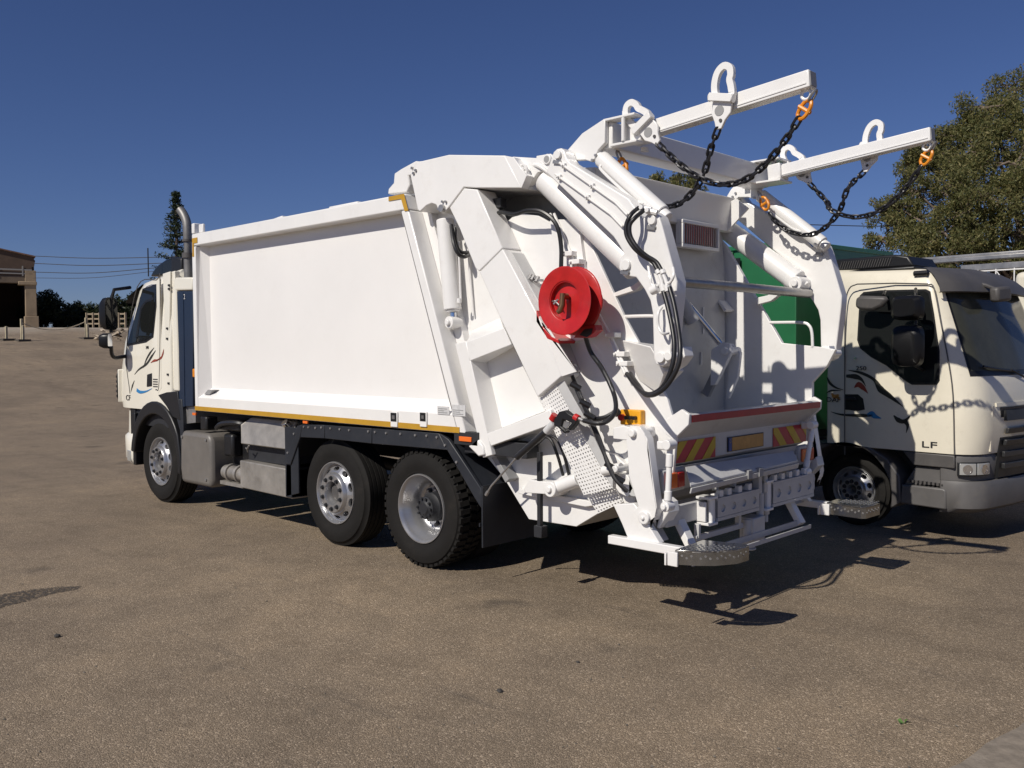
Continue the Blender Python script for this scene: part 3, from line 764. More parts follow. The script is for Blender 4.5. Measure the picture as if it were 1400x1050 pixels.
for k, (x0, x1, z0, z1) in enumerate(((599, 615, 556, 566), (619, 637, 554, 568))):
    p0, p1 = at_y(x0, z1, 0), at_y(x1, z0, 0); b = MB(); b.box(p0.x, p1.x, -.0075, -.0045, p0.z, p1.z); so = b.build('sticker', M['sticker'], T)
    b = MB()
    for j in range(3): b.box(p0.x+.01, p0.x+.01+(p1.x-p0.x-.02)*(.9 if j != 1 else .6), -.009, -.0078, p0.z+.012+j*.016, p0.z+.018+j*.016)
    b.build('sticker_print', M['grey'], so)
# roof
b = MB(); b.box(-3.85, -.2, .18, 2.32, 3.16, 3.22); b.build('roof', W_, T, .02)
b = MB(); b.plate([(-3.5, 3.22), (-3.35, 3.36), (-2.9, 3.40), (-2.75, 3.3), (-2.6, 3.22)], .55, .62); b.plate([(-3.5, 3.22), (-3.35, 3.36), (-2.9, 3.40), (-2.75, 3.3), (-2.6, 3.22)], 1.6, 1.67); b.build('roof_bracket', W_, T, .01)
b = MB(); b.box(-2.05, -1.45, .5, 1.1, 3.22, 3.37); b.box(-2.0, -1.5, .55, 1.05, 3.37, 3.40); b.build('roof_hatch', W_, T, .02)
b = MB(); b.box(-1.1, -.4, .8, 1.8, 3.22, 3.40); b.build('roof_hatch', W_, T, .02)
b = MB(); b.plate([(XF+.13, 3.243), (XF+.23, 3.243), (XF+.23, 3.34), (XF+.13, 3.34)], .02, .05); b.build('lifting_eye', W_, T, .008)

# --- tailgate, near side
ST = .02
b = MB()
b.slab([(561, 240), (568, 221), (577, 220), (613, 211.5), (690, 212.5), (713, 257), (651, 257), (634, 256), (613, 284), (608, 290), (603, 291.5), (599, 287), (596, 280), (590, 278), (583, 281), (574, 289.5), (571, 287)], ST, .235)
b.build('shoulder_plate', W_, T, .008)
b = MB(); b.slab([(539, 237), (548, 231), (568, 220), (577, 221), (574, 236), (558, 240), (560, 252), (556, 263), (530, 265.5), (531, 258), (538, 250)], .035, .3); b.build('hinge_bracket', W_, T, .01)
b = MB(); q = xz([(577, 221), (613, 212.5), (690, 213.5), (712, 256.5), (651, 256.5), (634, 256.5), (606, 275), (585, 262)], ST); b.plate(q, .24, 2.26); b.build('tailgate_hood', W_, T, .008)
b = MB(); b.slab([(592, 240), (634, 250), (655, 258), (668, 290), (690, 306), (700, 297), (716, 292), (736, 295), (750, 303), (764, 300), (775, 300), (804, 326), (829, 380), (854, 434), (872, 466), (889, 500), (912, 545), (925, 590), (920, 648), (880, 690), (838, 690), (788, 720), (723, 710), (688, 652), (664, 623), (625, 500), (604, 380)], .234, .262); b.build('side_plate', W_, T, .004)
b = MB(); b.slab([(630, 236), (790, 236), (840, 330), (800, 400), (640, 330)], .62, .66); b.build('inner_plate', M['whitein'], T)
def hull(q): return q
b = MB(); b.slab([(614.5, 284), (634.5, 257.3), (652, 259), (687, 339), (655, 371), (650, 367), (641, 345), (628, 312)], ST+.002, .232); b.build('upper_strut', W_, T, .008)
b = MB(); b.slab([(655.5, 371.7), (687, 340.2), (740, 440), (768, 514), (735, 543), (686, 440)], ST, .231); b.build('lower_strut', W_, T, .008)
b = MB(); b.slab([(660, 376), (700, 345), (752, 440), (778, 508), (760, 530), (700, 440)], .10, .233); b.build('strut_web', M['whitein'], T)
# pocket frame below the vertical ram
b = MB(); b.slab([(622, 470), (637, 466), (673, 622), (660, 626), (655, 606)], ST, .232); b.build('pocket_post', W_, T, .006)
b = MB(); q0 = [at_y(*p, ST) for p in ((637.5, 468), (689, 448), (700, 471), (641.5, 494))]; q1 = [at_y(*p, .225) for p in ((645, 452), (684, 434), (706, 473), (660, 500))]
b.add(q0+q1, [(0, 1, 2, 3), (4, 5, 6, 7), (0, 1, 5, 4), (1, 2, 6, 5), (2, 3, 7, 6), (3, 0, 4, 7)]); b.build('pocket_beam', W_, T, .006)
b = MB(); b.slab([(665, 593), (737, 566), (752, 560), (757, 576), (744, 584), (671, 610)], ST, .229); b.build('pocket_beam', W_, T, .006)
b = MB(); b.slab([(641, 494), (700, 471), (745, 562), (665, 593)], .20, .2335); b.build('pocket_sheet', W_, T)
b = MB(); b.slab([(672, 626), (678, 624), (696, 655), (691, 660)], .12, .2335); b.build('foot_gusset', M['grey'], T, .003)
# vertical ram in the bay
a_, c_ = at_y(608.5, 300, .12), at_y(619, 424, .12)
b = MB(); b.cyl(a_, c_, .075, 28); b.cyl(c_, c_-Vector((-.004, 0, .02)), .06, 24); b.build('tailgate_ram', W_, T, .01)
b = MB(); b.cyl(c_-Vector((-.004, 0, .022)), at_y(620, 436, .12), .032, 16); b.build('ram_rod', M['chrome'], T)
b = MB(); d_ = at_y(620.5, 441, .12); b.cyl(d_-Vector((0, .06, 0)), d_+Vector((0, .06, 0)), .052, 18); b.cyl(d_-Vector((0, .085, 0)), d_+Vector((0, .09, 0)), .024, 14)
b.slab([(613, 432), (628, 432), (631, 452), (626, 464), (615, 455)], .17, .232); b.build('ram_clevis', W_, T, .005)
b = MB(); d_ = at_y(606, 285, .02); b.cyl(d_, d_-Vector((0, .03, 0)), .03, 14)
for dx, dz in ((-.05, -.0), (.04, .05), (-.0, .055)): b.cyl(d_+Vector((dx, 0, dz)), d_+Vector((dx, -.018, dz)), .011, 6)
b.build('ram_pin', M['galv'], T)
for px, py in ((564, 230), (569, 233), (566, 237)):
    d_ = at_y(px, py, .02); b = MB(); b.cyl(d_+Vector((0, .004, 0)), d_-Vector((0, .014, 0)), .013, 6); b.build('bolt', M['galv'], T)
b = MB(); P = smooth_path([at_y(617, 308, .08), at_y(620, 330, .03), at_y(626, 346, .04), at_y(634, 351, .1), at_y(641, 348, .2)]); b.tube(P, .017, 8)
P = smooth_path([at_y(622, 312, .10), at_y(623, 330, .07), at_y(629, 344, .08), at_y(642, 345, .21)]); b.tube(P, .015, 8); b.build('ram_hose', M['hose'], T)
b = MB(); b.tube([at_y(627, 330, .1), at_y(630, 410, .1)], .009, 8); b.tube([at_y(640, 340, .21), at_y(647, 432, .21)], .009, 8); b.cyl(at_y(628, 408, .09), at_y(628, 414, .09), .02, 10); b.build('ram_pipe', W_, T)

# perforated guard
def mesh_guard(c00, c10, c11, c01, y, nu, nv, name):
    q = [at_y(*p, y) for p in (c00, c10, c11, c01)]; b = MB()
    def fn(u, v, w):
        s, t = u/nu, v/nv
        return q[0].lerp(q[1], s).lerp(q[3].lerp(q[2], s), t)+Vector((0, .004*w, 0))
    b.holed(nu, nv, fn, .27, True); return b.build(name, W_, T, ang=30)
mesh_guard((736, 542), (760, 525), (837, 667), (798, 677), .06, 10, 30, 'perforated_guard')
mesh_guard((803, 681), (842, 668), (852, 686), (818, 702), .16, 9, 5, 'perforated_guard')
b = MB(); b.slab([(760.5, 525.5), (771, 520), (800, 572), (838, 652), (837.5, 667)], .062, .066); b.build('guard_flange', M['whitein'], T)

# --- hose reel
RC = at_y(770.5, 411, -.16); RX, RZ = RC.x, RC.z
def reel(prof, name, m, par, n=56): b = MB(); b.lathe((RX, 0, RZ), (0, 1, 0), [(d*.92, r*.94) for d, r in prof], n); return b.build(name, m, par)
rl = reel([(-.155, .25), (-.17, .258), (-.172, .252), (-.170, .245), (-.170, .155), (-.166, .148), (-.125, .140), (-.123, .130), (-.123, .03), (-.128, .02), (-.128, .001)], 'hose_reel', M['red'], T)
reel([(-.165, .255), (-.16, .25), (-.16, .14), (-.05, .14), (-.05, .25), (-.045, .258), (-.038, .262), (-.034, .25), (-.034, .12), (.16, .12), (.16, .001)], 'reel_drum', M['red'], rl)
b = MB(); b.lathe((RX, 0, RZ), (0, 1, 0), [(-.155, .145), (-.14, .17), (-.12, .175), (-.10, .17), (-.08, .176), (-.06, .17), (-.055, .145)], 40); b.build('coiled_hose', M['hose'], rl)
b = MB(); c0 = Vector((RX+.01, -.135, RZ+.03)); b.cyl(c0, c0+Vector((0, -.05, 0)), .022, 14); b.tube([c0+Vector((0, -.045, .02)), c0+Vector((-.002, -.05, -.06)), c0+Vector((-.012, -.06, -.10)), c0+Vector((-.03, -.07, -.115))], [.02, .022, .022, .016], 10); b.build('crank_handle', M['bronze'], rl)
b = MB(); c0 = Vector((RX-.085, -.135, RZ-.02)); b.tube([c0+Vector((-.04, 0, .02)), c0+Vector((0, -.02, .022)), c0+Vector((.045, -.02, -.015)), c0+Vector((.05, -.01, -.035))], .006, 6); b.bar(c0+Vector((-.01, -.02, .0)), c0+Vector((.03, -.02, .03)), .012, .012); b.build('drum_latch', M['galv'], rl)
b = MB(); b.slab([(733, 424), (740, 444), (754, 460), (766, 466), (764, 470), (748, 463), (733, 440)], .02, .2); b.build('reel_mount', M['red'], rl, .004)
b = MB(); b.slab([(784, 462), (795, 446), (813, 444), (815, 452), (806, 460), (800, 462)], -.06, .02); b.build('outlet_frame', M['red'], rl, .004)
b = MB(); b.slab([(792, 458), (799, 450), (810, 449), (808, 457), (802, 461)], -.066, -.061); b.build('outlet_guide', M['black'], rl)
b = MB(); b.slab([(752, 300), (790, 300), (812, 462), (770, 470)], .20, .2335); b.build('reel_back_plate', W_, T, .004)
for p in ((725, 379), (729, 380), (735, 382), (770, 492), (776, 494)):
    d_ = at_y(*p, .15); b = MB(); b.bar(d_-Vector((.05, 0, 0)), d_+Vector((.05, 0, -.01)), .025, .02); b.cyl(d_-Vector((0, .02, .02)), d_+Vector((0, .01, .02)), .016, 8); b.build('strut_clip', M['galv'], T)
b = MB(); b.slab([(735, 440), (752, 452), (788, 508), (768, 514.5), (741, 441)], .022, .028); b.build('strut_flange', W_, T)

# hoses above the reel, harness below it
b = MB(); b.tube(smooth_path([at_y(678, 296, .2), at_y(684, 290, .14), at_y(703, 293, .10), at_y(722, 288, .07), at_y(742, 290, .08), at_y(760, 306, .10), at_y(767, 335, .12), at_y(767, 372, .12)]), .017, 8); b.build('reel_hose', M['hose'], T)
b = MB()
for dx in (0, 5, 9): b.cyl(at_y(674+dx, 300, .2), at_y(676+dx, 285, .2), .012, 8)
b.box(*(lambda p: (p.x-.1, p.x+.06, .16, .23, p.z-.02, p.z+.06))(at_y(682, 282, .2))); b.build('valve_block', M['dark'], T, .004)
b = MB()
for k, off in enumerate((0, 4)): b.tube([at_y(752+off*1.4, 292, .19), at_y(776+off, 345, .19), at_y(795+off, 393, .19), at_y(833+off, 463, .17), at_y(855+off, 512, .15)], .011, 8)
b.build('hydraulic_pipe', W_, T)
for p in ((778, 347), (788, 358), (836, 458), (853, 497), (849, 484)):
    d_ = at_y(*p, .17); b = MB(); b.box(d_.x-.05, d_.x+.05, d_.y-.03, d_.y+.05, d_.z-.018, d_.z+.018); b.cyl(d_-Vector((.03, .045, 0)), d_-Vector((.03, 0, 0)), .011, 6); b.build('pipe_clamp', W_, T, .004)
b = MB()
for k in range(4):
    o = [rnd.uniform(-2.5, 2.5) for _ in range(6)]
    b.tube(smooth_path([at_y(781+o[0]*.5, 510, .18), at_y(790+o[1], 536, .03), at_y(803+o[2], 562, .02), at_y(818+o[3], 600, .02), at_y(832+o[4], 632, .0), at_y(842+o[4]*.6, 655, -.04), at_y(857+o[5]*.6, 672, -.02)]), .013, 7)
b.build('cable_harness', M['hose'], T)
for p in ((787, 528), (800, 552), (806, 568), (834, 637), (846, 655)):
    d_ = at_y(*p, .015); b = MB(); b.cyl(d_+Vector((-.03, -.02, .02)), d_+Vector((.03, .02, -.02)), .022, 8); b.build('cable_tie', M['black'], T)
b = MB(); d_ = at_y(868, 571, .19); b.box(d_.x-.12, d_.x+.06, .175, .232, d_.z-.055, d_.z+.055); cb = b.build('control_box', M['ctrl'], T, .008)
for dx, mm, r in ((-.095, 'red', .024), (-.05, 'black', .014), (-.015, 'black', .014), (.02, 'black', .014)):
    b = MB(); b.cyl((d_.x+dx, .175, d_.z), (d_.x+dx, .145, d_.z), r, 14); b.build('button', M[mm], cb)
for k in range(2):
    b = MB(); b.tube(smooth_path([at_y(722+8*k, 618-6*k, .2), at_y(738+9*k, 600-3*k, .1), at_y(752+9*k, 600, .09), at_y(762+9*k, 622, .1), at_y(770+8*k, 650, .15)]), .012, 8); b.build('lower_hose', M['hose'], T)
b = MB(); b.cyl(at_y(757, 668, .12), at_y(792, 655, .12), .055, 18); d_ = at_y(757, 668, .1); b.cyl(d_-Vector((0, .05, 0)), d_+Vector((0, .12, 0)), .06, 18); b.cyl(d_-Vector((0, .07, 0)), d_, .025, 10); b.slab([(716, 668), (724, 656), (752, 660), (752, 676), (718, 674)], .1, .232); b.build('lower_ram', W_, T, .005)
b = MB(); b.slab([(709, 668), (800, 684), (820, 690), (800, 693), (709, 675)], .19, .2335); b.build('belly_rib', W_, T, .004)
b = MB(); p0, p1 = at_y(738, 618, .12), at_y(738.5, 722, .12); b.bar(p0, p1, .035, .035, (1, 0, 0)); b.box(p1.x-.04, p1.x+.04, .09, .16, p1.z-.07, p1.z+.02); b.build('prop_rod', M['dark'], T, .004)

# belly of the hopper
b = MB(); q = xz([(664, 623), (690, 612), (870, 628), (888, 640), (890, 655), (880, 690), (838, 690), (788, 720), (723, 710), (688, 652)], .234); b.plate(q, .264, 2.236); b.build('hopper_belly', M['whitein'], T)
# far side plate
b = MB(); q = xz([(592, 240), (634, 250), (735, 258), (775, 300), (804, 326), (829, 380), (854, 434), (872, 466), (889, 500), (912, 545), (925, 590), (920, 648), (880, 690), (838, 690), (788, 720), (723, 710), (688, 652), (664, 623), (625, 500), (604, 380)], .234)
qr = xz([(985, 328), (993, 337), (1020, 384), (1069, 469), (1126, 475), (1142, 478), (1130, 501), (1110, 523), (1110, 553)], 2.266)
b.plate([(-.05, 3.2), (1.6, 3.15), (1.6, 1.2), (.6, .95), (.35, 1.2)], 2.238, 2.264); b.plate([(1.6, 3.1)]+[tuple(p) for p in qr]+[(2.55, 1.25), (1.5, 1.25)], 2.266, 2.31); b.build('side_plate', W_, T, .004)
# flared cheeks beside the hopper mouth
for mir in (0, 1):
    B1, O1, O2, B2, B3 = at_y(846, 464, .234), at_y(889, 474, .02), at_y(909, 508, .03), at_y(899, 537, .20), at_y(874, 520, .232)
    b = MB(); vs = [B1, O1, O2, B2, B3, Vector((O1.x, .26, O1.z+.0)), Vector((O2.x, .26, O2.z)), Vector((B2.x, .26, B2.z))]
    b.add(vs, [(0, 1, 2, 3, 4), (0, 5, 1), (1, 5, 6, 2), (2, 6, 7, 3)])
    if not mir: b.build('mouth_cheek', W_, T, .006)
    b = MB(); b.plate(xz([(897, 484), (914, 474), (923, 474), (926, 487), (917, 500), (906, 507)], .0), .092, .2)
    c_ = at_y(915, 487, -.03); b.cyl((c_.x, -.05, c_.z), (c_.x, .21, c_.z), .03, 14)
    if mir:
        for v in b.v: v.y = 2.5-v.y
    b.build('pivot_lug', W_, T, .004)
# packer plate, hood, radiator inside the mouth
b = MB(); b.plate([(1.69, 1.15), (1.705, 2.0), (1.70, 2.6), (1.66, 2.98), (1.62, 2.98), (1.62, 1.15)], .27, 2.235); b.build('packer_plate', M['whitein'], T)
b = MB(); b.plate([(1.2, 3.30), (1.782, 3.235), (1.785, 3.20), (1.745, 2.94), (1.70, 2.93), (1.70, 3.10), (1.2, 3.2)], .264, 2.30); b.build('mouth_hood', W_, T, .004)
b = MB(); b.plate([(1.745, 2.94), (1.95, 3.12), (1.83, 3.22), (1.785, 3.2)], 2.20, 2.225); b.build('hood_gusset', W_, T)
b = MB(); x0 = 1.73
b.box(x0, x0+.07, 1.40, 1.98, 2.735, 2.765); b.box(x0, x0+.07, 1.40, 1.98, 2.935, 2.965); b.box(x0, x0+.07, 1.40, 1.425, 2.766, 2.934); b.box(x0, x0+.07, 1.955, 1.98, 2.766, 2.934); rd = b.build('radiator_frame', M['white'], T, .004)  # frame of the radiator
b = MB(); b.box(x0+.005, x0+.045, 1.50, 1.90, 2.78, 2.934); b.build('radiator_core', M['corered'], rd)
for k in range(15):
    b = MB(); y_ = 1.442+k*.035; b.box(x0+.05, x0+.058, y_, y_+.008, 2.766, 2.934); b.build('radiator_slat', M['galv'], rd)
b = MB(); b.plate([(1.71, 1.10), (2.33, 1.10), (2.395, 1.203), (2.525, 1.362), (2.57, 1.446), (2.55, 1.447), (2.51, 1.372), (2.38, 1.22), (2.315, 1.14), (1.71, 1.14)], .268, 2.232); b.build('hopper_floor', M['whitein'], T)
# cross tube between the arms
b = MB(); b.cyl((2.42, .10, 2.365), (2.40, 2.45, 2.36), .038, 20); b.build('cross_tube', M['steel'], T)
# handrails and bracket by the near gap
b = MB(); b.tube(smooth_path([at_y(853, 433, .25), at_y(885, 432, .25), at_y(896, 433, .25), at_y(900, 438, .25), at_y(900, 465, .25), at_y(900, 476, .25)], 4), .013, 8); b.build('handrail', W_, T)
b = MB(); p_ = [at_y(1053, 441, 2.27), at_y(1095, 441, 2.27), at_y(1106, 445, 2.27), at_y(1110, 455, 2.27), at_y(1111, 474, 2.27)]; b.tube(smooth_path(p_, 4), .013, 8); b.build('handrail', W_, T)
b = MB(); b.slab([(838, 402), (866, 391), (882, 380), (885, 385), (872, 397), (843, 406)], .24, .30, .262); b.build('link_bracket', W_, T, .004)
b = MB(); b.plate(xz([(1037, 408), (1055, 404), (1063, 396), (1078, 396), (1068, 405), (1059, 412), (1040, 417)], 2.27), 2.2, 2.262); b.build('link_bracket', W_, T, .004)
b = MB(); b.plate(xz([(990, 411), (993, 411), (1003, 424), (1000, 427)], 2.25), 2.12, 2.262); b.build('stop_bracket', W_, T, .003)
b = MB()
for y_, z0, z1 in ((1.86, 2.02, 2.25), (1.83, 1.75, 1.86)): b.box(1.708, 1.716, y_-.008, y_+.008, z0, z1)
b.build('light_gap_strip', M['white'], T)  # white strips painted in for gaps where light comes through
# packer link with its rod inside the mouth
b = MB(); b.plate(xz([(973, 478), (988, 468), (998, 470), (1000, 482), (978, 526), (972, 527)], 1.75), 1.74, 1.79); b.plate(xz([(988, 470), (1000, 470), (1012, 482), (1008, 516), (996, 545), (992, 545), (997, 500)], 1.9), 1.90, 1.94); c_ = at_y(991, 480, 1.74); b.cyl((c_.x, 1.72, c_.z), (c_.x, 1.96, c_.z), .035, 16); b.build('packer_link', W_, T, .005)
b = MB(); b.cyl(at_y(940, 415, 1.6), at_y(990, 476, 1.84), .028, 14); b.build('packer_rod', M['chrome'], T)
b = MB(); b.cyl(at_y(925, 400, 1.5), at_y(948, 440, 1.62), .055, 16); b.build('packer_ram', M['whitein'], T)
b = MB(); p0, p1 = at_y(990, 488, 1.86), at_y(965, 540, 1.86); b.bar(p0, p1, .05, .07, (1, 0, 0)); b.build('packer_bar', M['grey'], T, .004)
b = MB(); b.cyl((2.05, .30, 1.80), (2.05, .62, 1.80), .10, 22); b.build('trunnion_boss', M['whitein'], T, .008)
# ------------------------------------------------------------------ lifting arms
CARM = [(1.605, 3.277), (1.63, 3.325), (1.662, 3.342), (1.70, 3.342), (1.73, 3.32), (1.752, 3.267), (1.785, 3.225), (2.30, 2.911), (2.416, 2.760), (2.455, 2.792), (2.50, 2.80), (2.545, 2.765),
        (2.57, 2.70), (2.685, 2.33), (2.68, 2.24), (2.635, 1.85), (2.615, 1.80), (2.57, 1.775), (2.52, 1.79), (2.503, 1.83), (2.495, 2.13), (2.475, 2.215), (2.43, 2.29), (2.36, 2.375), (2.30, 2.385),
        (2.245, 2.40), (2.215, 2.45), (2.225, 2.51), (2.26, 2.545), (2.22, 2.60), (2.17, 2.665), (1.93, 2.87), (1.56, 3.185)]
for mir, y0, y1 in ((0, -.03, .085), (1, 2.47, 2.585)):
    yo = y0 if not mir else y1; s = -1 if not mir else 1; yi = y1 if not mir else y0
    b = MB(); b.plate(CARM, y0, y1); arm = b.build('lifting_arm', W_, T, .008)
    b = MB()
    for (x, z, r) in ((1.68, 3.295, .03), (2.50, 2.745, .032), (2.285, 2.462, .036), (2.565, 1.835, .034)):
        b.cyl((x, y0-.022, z), (x, y1+.022, z), r, 16)
    b.build('pivot_pin', W_, arm, .003)
    for (x, z) in ((1.68, 3.295), (2.50, 2.745), (2.285, 2.462)):
        b = MB()
        for k in range(2):
            a = -2.3+k*1.1; cx, cz = x+.052*math.cos(a), z+.052*math.sin(a); b.cyl((cx, y0-.014, cz), (cx, y1+.014, cz), .009, 6)
        b.bar((x-.045, y0-.012, z-.045), (x+.02, y0-.012, z-.058), .008, .022, (0, 0, 1)); b.build('pin_keeper', M['galv'], arm)
    # oil pipes on the outer face and their clamps
    b = MB()
    for k in range(2):
        dx, dz = -.075*k*.55, -.075*k
        b.tube([(1.70+dx, yo+s*.014, 3.235+dz), (2.20+dx, yo+s*.014, 2.895+dz), (2.30+dx, yo+s*.014, 2.80+dz)], .010, 8)
    b.build('oil_pipe', W_, arm)
    for k in range(2):
        for t in (.08, .6):
            x = 1.70-.041*k+.5*t; z = 3.235-.075*k-.34*t; b = MB(); b.box(x-.015, x+.015, min(yo, yo+s*.026), max(yo, yo+s*.026), z-.018, z+.018); b.cyl((x+.0, yo, z-.0), (x+.0, yo+s*.045, z-.0), .008, 6); b.build('pipe_clamp', W_, arm, .004)
    # packer ram below the arm, lifting ram above it
    yc = .165 if not mir else 2.39
    p0, p1 = (Vector((1.38, yc, 3.18)), Vector((2.215, yc, 2.465))) if not mir else (Vector((1.48, yc, 3.09)), Vector((2.31, yc, 2.475))); d = (p1-p0).normalized()
    b = MB(); b.cyl(p0, p1, .094, 28); b.cyl(p0-d*.03, p0+d*.02, .05, 20); ram = b.build('packer_ram', W_, T, .006)
    b = MB(); b.cyl(p1-d*.05, p1+d*.012, .10, 28); b.build('ram_collar', W_, ram, .006)
    b = MB(); b.cyl(p1+d*.0, p1+d*.11, .05, 16); b.build('ram_rod', M['chrome' if not mir else 'white'], ram)
    if mir:
        e_ = p1+d*.05; b = MB(); b.cyl((e_.x, yc-.10, e_.z), (e_.x, yc+.09, e_.z), .062, 20); b.cyl((e_.x, yc-.125, e_.z), (e_.x, yc-.10, e_.z), .03, 12); b.build('ram_eye', W_, ram, .005)
    b = MB(); b.tube(smooth_path([p0+d*.06+Vector((.05, -.03, .07)), p0+d*.0+Vector((.02, -.05, .12)), p0+d*-.06+Vector((-.02, -.03, .11)), p0+d*-.10+Vector((0, 0, .05))]), .018, 8)
    b.tube(smooth_path([p0+d*.10+Vector((.05, -.05, .06)), p0+d*.02+Vector((.02, -.08, .09)), p0+d*-.07+Vector((-.02, -.05, .07)), p0+d*-.12+Vector((0, 0, .0))]), .016, 8); b.build('ram_elbow', W_, ram)
    yc = .135 if not mir else 2.425
    p0, p1 = (Vector((1.918, yc, 3.275)), Vector((2.46, yc, 2.81))) if not mir else (Vector((1.93, yc, 3.275)), Vector((2.53, yc, 2.78))); d = (p1-p0).normalized()
    b = MB(); b.cyl(p0+d*.03, p1, .060, 26); b.cyl(p0-d*.02, p0+d*.05, .045, 18); b.cyl(p1, p1+d*.06, .045, 18); ram = b.build('frame_ram', W_, T, .006)
    b = MB(); b.tube(smooth_path([p0+d*.12+Vector((-.03, -.05, .0)), p0+d*.16+Vector((-.045, -.06, -.02)), p0+d*.5+Vector((-.045, -.06, -.02)), p0+d*.60+Vector((-.03, -.05, -.0))], 4), .011, 8); b.build('ram_pipe', W_, ram)
    # bracket of the lifting frame
    BR = [(1.615, 3.29), (1.66, 3.35), (1.80, 3.45), (1.99, 3.515), (2.01, 3.51), (2.008, 3.35), (1.95, 3.31), (1.915, 3.25), (1.88, 3.235), (1.83, 3.255), (1.735, 3.265), (1.70, 3.24), (1.65, 3.24)]
    b = MB(); b.plate(BR, .088 if not mir else 2.412, .128 if not mir else 2.46); b.build('frame_bracket', W_, T, .006)
    b = MB(); b.plate([(1.855, 3.33), (1.855, 3.48), (1.82, 3.46), (1.80, 3.42), (1.80, 3.33)], .129 if not mir else 2.36, .20 if not mir else 2.411); b.build('bracket_filler', W_, T, .004)
    for (x, z) in ((1.68, 3.295), (1.90, 3.262)):
        b = MB(); yy = .088 if not mir else 2.412
        for k in range(2): b.cyl((x+.03*k, yy-.014, z-.02+.03*k), (x+.03*k, yy+.004, z-.02+.03*k), .011, 6)
        b.build('bolt', M['galv'], T)
# lug on the end of the shoulder
b = MB(); b.slab([(700, 214), (733, 216), (733, 213), (752, 210), (757, 214), (757, 226), (748, 233), (735, 236), (724, 252), (714, 256.5)], .10, .16); c_ = at_y(749, 218, .1); b.cyl((c_.x, .085, c_.z), (c_.x, .175, c_.z), .04, 18); lg = b.build('shoulder_lug', W_, T, .006)
b = MB(); b.cyl((c_.x, .083, c_.z), (c_.x, .086, c_.z), .026, 16); b.build('lug_bore', M['grey'], lg)
b = MB(); c_ = at_y(714.5, 234, .05); b.tube([c_+Vector((math.cos(a)*.045, 0, math.sin(a)*.05)) for a in np.linspace(0, 2*PI, 17)[:-1]], .010, 6, True); b.cyl(c_+Vector((0, .05, 0)), c_-Vector((0, .02, 0)), .03, 12); b.build('ram_pin', W_, T)
b = MB(); b.slab([(690, 213), (702, 215), (720, 240), (713, 257)], .022, .1); b.build('shoulder_gusset', W_, T, .004)
# crossbeam of the lifting frame: an open box section
b = MB()
b.box(1.86, 2.04, .132, 2.408, 3.315, 3.50)
b.build('crossbeam', W_, T, .008)
for y0_, y1_ in ((.09, .195), (2.16, 2.40)):
    b = MB(); b.box(1.99, 2.26, y0_, y1_, 3.501, 3.518); b.box(2.041, 2.27, y0_+.01, y1_-.005, 3.318, 3.336); b.build('beam_mount', W_, T, .004)
for y_ in (.17, 2.33):
    b = MB(); b.box(2.13, 2.15, y_-.04, y_+.015, 3.337, 3.50); b.cyl((2.16, y_-.07, 3.337), (2.16, y_-.07, 3.50), .014, 10); b.build('crossbeam_rib', W_, T, .003)
b = MB(); b.cyl((2.20, .3, 3.317), (2.20, .3, 3.29), .03, 10); b.cyl((2.10, .18, 3.519), (2.10, .18, 3.57), .007, 6); b.cyl((2.15, .18, 3.519), (2.15, .18, 3.56), .007, 6); b.build('frame_bolt', W_, T)
def armdir(): return Vector((3.48-2.2, 0, 3.518-3.405)).normalized()
AD = armdir(); AN = Vector((-AD.z, 0, AD.x))
for yc in (.234, 2.266):
    p0, p1 = Vector((2.16, yc, 3.40)), Vector((3.48, yc, 3.518))
    b = MB(); b.bar(p0, p1, .095, .105); bm_ = b.build('frame_beam', W_, T, .006)
    b = MB(); b.bar(p1+AD*.0015, p1+AD*.006, .078, .088); b.build('beam_end_cap', M['grey'], bm_)
    b = MB(); b.bar(p0+AN*-.028+Vector((.1, -.0495, 0)), p1+AN*-.028+Vector((-.02, -.0495, 0)), .006, .008); b.build('beam_rail', W_, bm_)
    b = MB(); b.bar(p0-AD*.02+AN*.0, p0+AD*.1, .15, .135); b.build('beam_socket', W_, bm_, .008)
    q = p1-AD*.045-AN*.052; b = MB(); b.tube([q+Vector((math.cos(a)*.03, 0, math.sin(a)*.03-.028)) for a in np.linspace(0, 2*PI, 15)[:-1]], .010, 7, True); b.build('beam_eye', W_, bm_)
